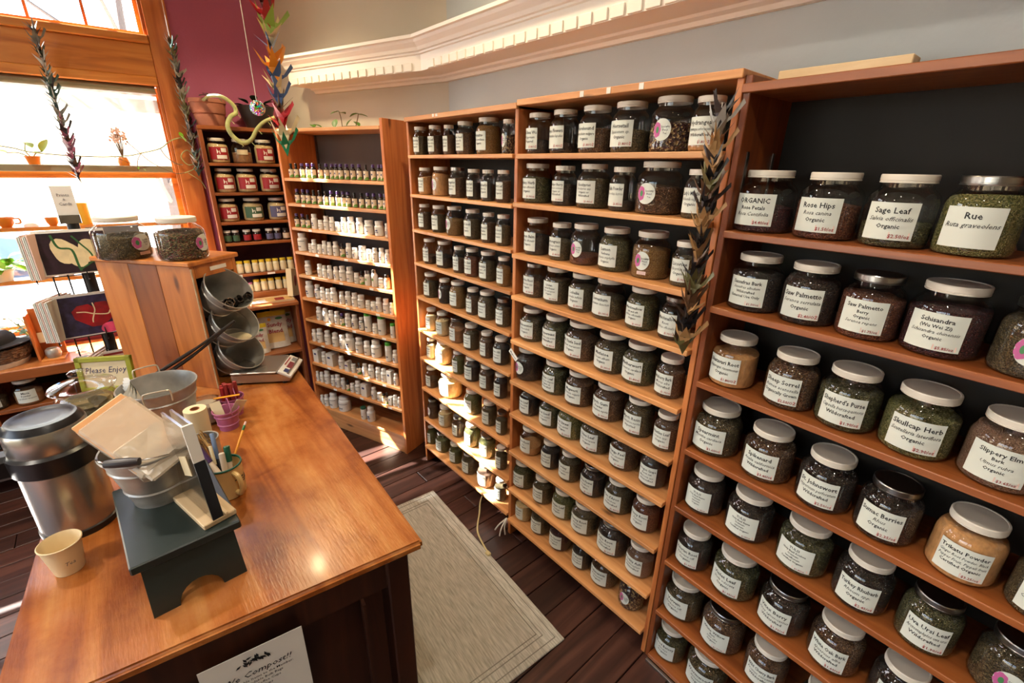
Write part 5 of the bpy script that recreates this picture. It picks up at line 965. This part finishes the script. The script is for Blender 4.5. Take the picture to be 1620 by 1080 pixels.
# vine strung across the glass
W3 = lambda s, z, y=-.07: wpt(s, y, z)
vn = thing('window_vine', 'thin bare vine strung across the window glass', 'vine', (0, 0, 0))
for P, r in (([(-1.36, 1.94), (-1.27, 1.925), (-1.2, 1.905), (-1.07, 1.893), (-.9, 1.888), (-.77, 1.898), (-.7, 1.915), (-.6, 1.945), (-.54, 1.99), (-.48, 2.012), (-.44, 2.0)], .0035), ([(-.6, 1.945), (-.58, 1.90), (-.54, 1.86), (-.5, 1.85)], .0028), ([(-.76, 1.98), (-.72, 1.93), (-.66, 1.86), (-.56, 1.80), (-.5, 1.80)], .0026), ([(-.7, 1.92), (-.73, 1.87), (-.74, 1.81)], .0022), ([(-.5, 1.80), (-.44, 1.83), (-.43, 1.9), (-.46, 1.94), (-.5, 1.9), (-.47, 1.85), (-.41, 1.87)], .0034), ([(-.48, 1.8), (-.42, 1.75), (-.4, 1.70)], .003), ([(-.86, 1.9), (-.8, 1.87), (-.76, 1.85)], .002)):
    obj('stem', tube(smooth([W3(s, z) for s, z in P], 5), r, 6), 'twig' if r < .003 else 'stem', vn)
for s, z, a, L in ((-.455, 1.99, 200, .05), (-.47, 2.01, 100, .05), (-.76, 1.985, 20, .02), (-.735, 1.82, 80, .02), (-.7, 1.81, 150, .02)): obj('leaf', mesh('leaf', leafmesh(L, L*.5), 60), 'leaf_pale', vn, W3(s, z, -.08), (rad(60), 0, rad(a)))
bq = thing('dried_bouquet', 'dried pink flower sprig in small amber vase on window rail', 'flowers', wpt(-.80, -.045, 1.84)); obj('vase', mesh('vase', lathe([(0, .002), (.026, 0), (.03, .02), (.022, .045), (.02, .05), (0, .05)], 20), 40), 'orange_cup', bq)
V = [tube([(0, 0, .04), (.02*math.cos(a)*k, .02*math.sin(a)*k, .12), (.05*math.cos(a)*k, .04*math.sin(a)*k, .19-.03*k)], .0013, 4) for a, k in [(i*2.4, .3+.7*(i % 5)/4) for i in range(24)]]; obj('stalks', cat_(*V), 'twig', bq, kind='stuff')
V = [xf(lathe([(0, 0), (.007, .006), (.004, .014), (0, .015)], 6), (.05*math.cos(a)*k+rp.uniform(-.012, .012), .04*math.sin(a)*k, .19-.04*k+rp.uniform(-.03, .03))) for a, k in [(i*2.4, .2+.9*(i % 7)/6) for i in range(70)]]; obj('flower_heads', cat_(*V), 'price_pink', bq, kind='stuff')
# ------------------------------------------------------------------ cabinet under the window
wc = thing('window_cabinet', 'low maple topped open cabinet standing under the window', 'cabinet', wpt(-1.75, 0, 0), RW)
obj('cabinet_top', box(-.75, .95, -.43, -.03, .735, .76, .004), 'cab_x', wc); obj('cabinet_top_edge', box(-.75, .95, -.436, -.43, .70, .758, .003), 'rack_x', wc)
for x in (-.73, .1, .93): obj('side_board', box(x-.01, x+.01, -.41, -.04, 0, .734), 'rack_z', wc)
for a, b in ((-.7195, .0895), (.1105, .9195)):
    for z in (.53, .135): obj('shelf_board', box(a, b, -.42, -.05, z-.022, z, .002), 'rack_x', wc)
obj('back_panel', box(-.74, .94, -.04, -.034, .02, .733), 'back_shadow', wc)
for i, (s, nm, ti) in enumerate(((-1.655, 'white-lidded jar under the window cabinet top, left of the maca jar', ['Lion Root', '/Organic']), (-1.505, 'white-lidded jar labelled Maca Powder on the window cabinet shelf', ['Maca', 'Powder', '/Lepidium meyenii']))):
    place_jar(wpt(s, -.345, .53), RW, (0, 0, 0), .064, .15, 'lid_white', 'powder' if i else 'olive', .5, ti, 'rect', nm, 'jars in the window cabinet')
bs = thing('woven_basket', 'round woven basket on the window cabinet holding a hat', 'basket', (-3.74, -.64, .76)); obj('basket_body', mesh('basket_body', lathe([(0, .003), (.11, 0), (.15, .06), (.158, .11), (.15, .114), (.142, .06), (.1, .008), (0, .01)], 36), 40), 'basket', bs); obj('liner', lathe([(0, -.0), (.125, .001), (.135, .03), (.128, .032), (0, .012)], 28), 'bag_white', bs)
ht = thing('felt_hat', 'crumpled black felt hat lying on the woven basket', 'hat', (-3.72, -.63, .875)); obj('brim', mesh('brim', lathe([(0, 0), (.16, -.004), (.172, .004), (.1, .014), (0, .016)], 32), 60), 'felt', ht, rot=(rad(6), rad(-5), 0)); obj('crown', mesh('crown', (lambda v: ([(x*1.15, y*.9, z+noise.noise(Vector((x*9, y*9, 1)))*.02) for x, y, z in v[0]], v[1]))(lathe([(.105, .01), (.1, .05), (.075, .075), (.02, .07), (0, .066)], 28)), 60), 'felt', ht)
wst = thing('wood_holder', 'slim orange wood brochure stand on the window cabinet', 'stand', (-3.66, -.415, .76), RW); obj('back_board', box(-.05, .06, .06, .075, 0, .30, .002), 'trimwood_z', wst); obj('side_board', box(-.055, -.043, -.03, .06, 0, .28, .002), 'trimwood_z', wst); obj('base_board', box(-.043, .06, -.04, .06, 0, .012, .002), 'trimwood', wst); obj('card_pocket', box(-.038, .056, .03, .036, .10, .16), 'paper_cream', wst)
cupat(-1.40, .772, 'small grey stone jar in the orange wood brochure stand', .055, .035, False, [(0, .002), (.03, 0), (.036, .02), (.034, .045), (.025, .055), (0, .055)], 'galv', 'stone_jar', 'jar', y=-.345).location = (-3.665, -.405, .772)
cupat(-1.3, .7605, 'slim folded white leaflet lying on the window cabinet', .01, .03, False, [(0, 0), (.05, 0), (.05, .003), (0, .003)], 'paper_white', 'leaflet', 'leaflet', y=-.2)
# ------------------------------------------------------------------ on the ledge cabinet
def Lp(s, y, z): v = Matrix.Rotation(RL, 3, 'Z') @ Vector((s, y, 0)); return (OL[0]+v.x, OL[1]+v.y, z)
cs = thing('standing_card', 'tall white card with red lettering standing on the ledge', 'card', Lp(-.15, -.175, .9485), RL); q = obj('card_sheet', xf(box(-.055, .055, 0, .004, 0, .215), rot=(rad(-6), 0, 0)), 'paper_white', cs)
v, f = lines2d([('NEW', .026, 'b'), ('Energy', .016, '')], .16, .08); obj('print', xf((flat(v, -.0008), f), rot=(rad(-6), 0, 0)), 'ink_red', q); obj('green_wedge', xf(([(-.035, -.0008, .108), (.035, -.0008, .108), (.035, -.0008, .02)], [(0, 1, 2)]), rot=(rad(-6), 0, 0)), 'ink_grey', q)
br = thing('photo_frame', 'flat picture frame lying on the ledge before the jars', 'frame', Lp(.06, -.11, .949), RL); obj('frame_edge', cat_(box(-.14, .14, -.07, -.062, 0, .012), box(-.14, .14, .062, .07, 0, .012), box(-.14, -.132, -.062, .062, 0, .012), box(.132, .14, -.062, .062, 0, .012)), 'pale_wood', br); obj('picture', box(-.132, .132, -.062, .062, 0, .006), 'bag_tan', br); obj('picture_patch', box(.02, .08, -.03, .04, .006, .0072), 'ink_red', br); obj('picture_patch', box(-.1, -.04, -.04, .03, .006, .0072), 'paper_white', br)
bx = thing('leaning_box', 'cream product box leaning at the right end of the ledge', 'box', Lp(.215, -.06, .9495), RL); bx.rotation_euler = (0, rad(10), RL+rad(60)); obj('box_body', box(-.06, .06, -.02, .02, 0, .2, .002), 'paper_cream', bx); obj('red_oval', ([(.02*math.cos(a)*1.0, -.0208, .11+.04*math.sin(a)) for a in [2*math.pi*k/20 for k in range(20)]], [tuple(range(20))]), 'ink_red', bx); bx.location.z += .004
tin = thing('powder_can', 'small white can with red print beside the ledge cabinet', 'can', (-3.50, .46, .70), RL); obj('can_body', mesh('can_body', lathe([(0, 0), (.038, 0), (.038, .13), (0, .13)], 24), 35), 'bottle_white', tin); obj('lid', mesh('lid', lathe([(.039, .128), (.04, .14), (.038, .144), (0, .144)], 24), 35), 'bottle_white', tin); obj('red_print', mesh('red_print', ([(p[0]*.0385, p[1]*.0385, p[2]*.13) for p in arcsheet(1.2, .4, .75)[0]], arcsheet(1.2, .4, .75)[1])), 'ink_red', tin)
tst = thing('plant_stool', 'narrow pine side stand beside the ledge cabinet carrying a can', 'stand', (-3.50, .46, 0), RL); obj('stand_top', box(-.05, .045, -.06, .07, .68, .6995, .002), 'rack_x', tst)
for x in (-.04, .035):
    for y in (-.05, .06): obj('leg', box(x-.008, x+.008, y-.008, y+.008, 0, .68), 'rack_z', tst)
def bag(s, y, z, W, H, label, tilt):
    t = thing('seed_bag', label, 'bag', Lp(s, y, z), RL, 'yellow topped seed bags in the ledge cabinet'); t.rotation_euler = (rad(-tilt), 0, RL)
    V, Fc = [], []; nx, nz = 8, 10
    for side in (-1, 1):
        for i in range(nx+1):
            for k in range(nz+1):
                u, q = i/nx*2-1, k/nz; th = .032*max(0, 1-u**4)*max(0, (1-q)**.6) ; V.append((u*W/2*(1-.04*math.sin(q*3.1)), side*(th+.001), q*H*(1-.01*u*u)))
        b = 0 if side < 0 else (nx+1)*(nz+1)
        for i in range(nx):
            for k in range(nz): a = b+i*(nz+1)+k; f = (a, a+nz+1, a+nz+2, a+1); Fc.append(f if side < 0 else f[::-1])
    obj('bag_body', mesh('bag_body', (V, Fc), 60), 'bag_white', t)
    fy = lambda q: -(.033*max(0, (1-q)**.6)+.0035)
    def patch(u0, u1, q0, q1): 
        V, Fc = [], []
        for i in range(5):
            u = u0+(u1-u0)*i/4
            for k in range(4): q = q0+(q1-q0)*k/3; V.append((u*W/2, -(.032*max(0, 1-u**4)*max(0, (1-q)**.6)+.003), q*H))
        for i in range(4):
            for k in range(3): a = i*4+k; Fc.append((a, a+4, a+5, a+1))
        return V, Fc
    obj('yellow_band', patch(-.98, .98, .86, .995), 'bag_yellow', t); obj('tan_panel', patch(-.55, .62, .16, .42), 'bag_tan', t); obj('green_side', patch(-.9, -.72, .1, .62), 'leaf_dark', t)
    v, f = lines2d([('Sundy', H*.15, 'b'), ('Blend', H*.15, 'b')], H*.74, W*.72); obj('lettering', ([(x+.006, fy(z/H)-.0015, z) for x, z in v], f), 'bag_red', t)
    obj('green_oval', ([(W*.22+W*.13*math.cos(a), fy(.8)-.0012, H*.79+H*.035*math.sin(a)) for a in [2*math.pi*k/16 for k in range(16)]], [tuple(range(16))]), 'ink_green', t); obj('gold_spot', ([(-W*.12+W*.06*math.cos(a), fy(.8)-.0012, H*.78+W*.06*math.sin(a)) for a in [2*math.pi*k/14 for k in range(14)]], [tuple(range(14))]), 'pencil', t)
bag(-.085, -.15, .586, .155, .215, 'smaller yellow topped seed bag in front, left in the ledge cabinet', 6); bag(.045, -.085, .586, .19, .275, 'large yellow topped seed bag in the middle of the ledge cabinet', 8); bag(.125, -.015, .586, .15, .27, 'yellow topped seed bag farthest right in the ledge cabinet', 8)
for k, (s, y) in enumerate(((-.05, -.1), (.06, -.1), (.13, -.1))): bottle(Lp(0, 0, 0), RL, (s, -.1, .3), .03, .1, 'w', f'white bottle, {ORD[k]} from left on the low ledge cabinet shelf', 'bottles low in the ledge cabinet')
# ------------------------------------------------------------------ pots on top of the powder shelf
p1 = thing('terracotta_pot', 'banded terracotta pot on top of the powder shelf', 'pot', Lp(-.085, .11, 2.0855)); obj('pot_body', mesh('pot_body', lathe([(0, .003), (.075, 0), (.088, .06), (.086, .068), (.094, .074), (.1, .13), (.106, .135), (.106, .155), (.096, .155), (.09, .13), (0, .12)], 36), 35), 'terracotta', p1)
obj('soil', lathe([(0, .135), (.09, .132), (.08, .128), (0, .126)], 24), 'dark_pot', p1)
P = [(-3.62, .62, 2.225), (-3.56, .65, 2.245), (-3.5, .70, 2.24), (-3.5, .752, 2.204), (-3.5, .762, 2.16), (-3.48, .722, 2.13), (-3.46, .694, 2.077), (-3.45, .71, 2.022), (-3.44, .758, 1.985), (-3.43, .808, 2.008), (-3.41, .845, 2.068), (-3.39, .89, 2.112), (-3.36, .95, 2.14)]
sv = thing('succulent_vine', 'thick pale green curling vine hanging from the terracotta pot', 'vine', P[0]); sp_ = smooth([Vector(p)-Vector(P[0]) for p in P], 5); obj('stem', tube(sp_, [.009+.004*math.sin(i/len(sp_)*3) for i in range(len(sp_))], 10), 'stem', sv)
for i in range(8, len(sp_)-3, 6): p = sp_[i]; obj('aerial_root', tube([p, p+Vector((.01, .012*(-1)**i, -.018)), p+Vector((.012, .02*(-1)**i, -.03))], .0022, 5), 'stem', sv)
for (dx, dy, dz, a) in ((.02, -.02, .02, 30), (.03, .02, .03, 100)): obj('leaf', mesh('leaf', leafmesh(.05, .03), 60), 'leaf_dark', sv, (dx, dy, dz), (rad(20), 0, rad(a)))
p2 = thing('dark_pot', 'dark glazed pot of succulent on the powder shelf, right of terracotta pot', 'pot', Lp(.19, .10, 2.0855)); obj('pot_body', mesh('pot_body', lathe([(0, .003), (.07, 0), (.1, .09), (.112, .135), (.106, .136), (.095, .1), (0, .1)], 32), 40), 'dark_pot', p2)
obj('wire_handle', tube(smooth([(.0, .105, .12), (.01, .13, .17), (.01, .135, .08), (.0, .1, .04)], 5), .004, 6), 'black_metal', p2)
for k in range(9): a = k*.75; obj('leaf', mesh('leaf', leafmesh(.075, .045), 60), 'leaf_dark', p2, (.06*math.cos(a), .06*math.sin(a), .135+.012*(k % 3)), (rad(15+10*(k % 3)), 0, math.degrees(a) and a-1.57))
iv = thing('ivy_sprig', 'trailing ivy sprigs on top of the corner supplement shelf', 'plant', (-2.95, 1.16, 2.0685), RS)
for P, ls_ in (([(-.33, 0, .006), (-.2, .01, .012), (-.1, 0, .008)], [(.5, 60, 30), (.9, 110, 30)]), ([(-.1, 0, .006), (0, .02, .01), (.12, .0, .012), (.2, .02, .01)], [(.3, 20, 70), (.65, -30, 60), (.95, 80, 40)]), ([(.06, 0, .01), (.055, .0, .06), (.05, -.005, .09)], [(1, 160, -10), (.95, 10, 10)]), ([(.17, 0, .01), (.19, 0, .05), (.2, 0, .075)], [(1, 120, -10), (.9, -60, 0)])):
    Q = smooth(P, 4); obj('stem', tube(Q, .0025, 5), 'twig', iv)
    for fr, az, el in ls_: obj('leaf', mesh('leaf', leafmesh(.055, .038), 60), 'leaf', iv, tuple(Q[int(fr*(len(Q)-1))]), (rad(el), 0, rad(az)))
# ------------------------------------------------------------------ paper crane garlands
def crane():
    """folded paper crane: keel, two raised wings, neck and tail"""
    V = [(0, 0, -.5), (.28, .12, .1), (-.28, .12, .1), (.28, -.12, .1), (-.28, -.12, .1), (0, .95, .75), (0, -.95, .75), (.85, 0, 1.0), (-.7, 0, .9), (.62, 0, .35), (-.5, 0, .3), (.98, 0, .84)]
    F = [(0, 1, 2), (0, 4, 3), (0, 3, 1), (0, 2, 4), (1, 5, 2), (3, 4, 6), (1, 2, 10, 9), (3, 9, 10, 4), (9, 7, 1), (9, 3, 7), (10, 2, 8), (10, 8, 4), (7, 11, 9)]
    return V, F
CRN = {}
def garland(name, label, loc, length, n_, size, pal, seed, string_up, lean=(0, 0), axis=0):
    t = thing(name, label, 'garland', loc); r = random.Random(seed)
    obj('string', tube([(0, 0, string_up), (0, 0, 0), (lean[0], lean[1], -length)], .0016, 5), 'paper_white', t)
    for k in range(n_):
        f = k/(n_-1); mt = pal(f, r)
        key = (mt, size)
        if key not in CRN: CRN[key] = mesh('paper_crane', crane(), 10); CRN[key].materials.append(M[mt])
        s = size*r.uniform(.85, 1.15); a = axis+r.uniform(0, 3.14)
        obj('paper_crane', CRN[key], None, t, (lean[0]*f, lean[1]*f, -length*f), (r.uniform(-.25, .25), r.uniform(-.25, .25), a), (s, s*.8, s*1.25))
    return t
for nm, c in (('crane_black', (36, 32, 34)), ('crane_grey', (116, 116, 108)), ('crane_silver', (172, 168, 160)), ('crane_plum', (92, 44, 64)), ('crane_rose', (150, 84, 108)), ('crane_teal', (54, 84, 80)), ('crane_tan', (160, 122, 78)), ('crane_brown', (92, 64, 42)), ('crane_orange', (214, 134, 34)), ('crane_red', (176, 22, 34)), ('crane_lime', (142, 172, 74)), ('crane_blue', (58, 84, 132)), ('crane_cream', (204, 188, 150)), ('crane_green', (20, 124, 88)), ('crane_maroon', (88, 30, 32)), ('crane_olive', (92, 88, 52))): M[nm] = plain(nm, c, .38)
def mix(*a): return lambda f, r: r.choice(a)
garland('crane_garland', 'dark and plum paper crane garland hanging before the window, leftmost', wpt(-1.02, -.16, 2.50), .73, 34, .046, lambda f, r: r.choice(['crane_black', 'crane_grey', 'crane_teal', 'crane_silver'] if f < .55 else ['crane_plum', 'crane_black', 'crane_rose', 'crane_grey']), 3, .03)
garland('crane_garland', 'grey and olive paper crane garland hanging by the window casing', wpt(-.425, -.13, 2.535), .73, 34, .046, mix('crane_grey', 'crane_silver', 'crane_black', 'crane_olive', 'crane_brown', 'crane_teal'), 5, 1.1)
bands = ['crane_black', 'crane_maroon', 'crane_brown', 'crane_maroon', 'crane_red', 'crane_lime', 'crane_cream', 'crane_blue', 'crane_orange', 'crane_orange', 'crane_blue', 'crane_cream', 'crane_blue', 'crane_brown', 'crane_red', 'crane_red', 'crane_cream', 'crane_green']
garland('crane_garland', 'bright rainbow paper crane garland hanging before the corner shelves', (-2.7, .792, 2.86), .91, 22, .082, lambda f, r: bands[min(17, int(max(0, (f-.18)/.82)*17+.5))], 8, .84)
garland('crane_garland', 'black and tan paper crane garland hanging on the jar rack upright', (-.617, 1.225, 2.0), .62, 30, .05, mix('crane_black', 'crane_brown', 'crane_tan', 'crane_black', 'crane_olive', 'crane_tan', 'crane_silver'), 11, .03)
ob_ = thing('glitter_ball', 'small glittering mosaic disc ornament hanging on a white string', 'ornament', (-2.8, .712, 2.13))
obj('string', tube([(0, 0, .03), (0, 0, 1.57)], .0018, 5), 'paper_white', ob_)
m, n, b, o = newmat('mosaic_glitter'); mp = coords(n, rnd=False); vo = n.nodes.new('ShaderNodeTexVoronoi'); vo.inputs['Scale'].default_value = 130; n.links.new(mp.outputs[0], vo.inputs[0]); n.links.new(vo.outputs['Color'], b.inputs['Base Color']); b.inputs['Metallic'].default_value = .8; b.inputs['Roughness'].default_value = .15; bump(n, b, vo.outputs['Distance'], 1, .01); M['mosaic'] = m
obj('disc', mesh('disc', lathe([(0, -.036), (.015, -.033), (.027, -.024), (.034, -.012), (.036, 0), (.034, .012), (.027, .024), (.015, .033), (0, .036)], 24), 60), 'mosaic', ob_)
# tag hung on the oval-stickered jar and a basket of loose corner things stay with their jars
tg2 = thing('paper_tag', 'white paper tag tilted on a dark jar, middle herb bay', 'tag', (-1.462, 1.268, 1.075)); obj('tag_sheet', xf(box(-.03, .03, -.0008, .0008, -.012, .012), (.03, 0, 0), (0, rad(38), 0)), 'paper_white', tg2); v, f = lines2d([('Mugwort', .013, 'b')], .008, .05); obj('print', xf((flat(v, -.001), f), (.03, 0, 0), (0, rad(38), 0)), 'ink', tg2)
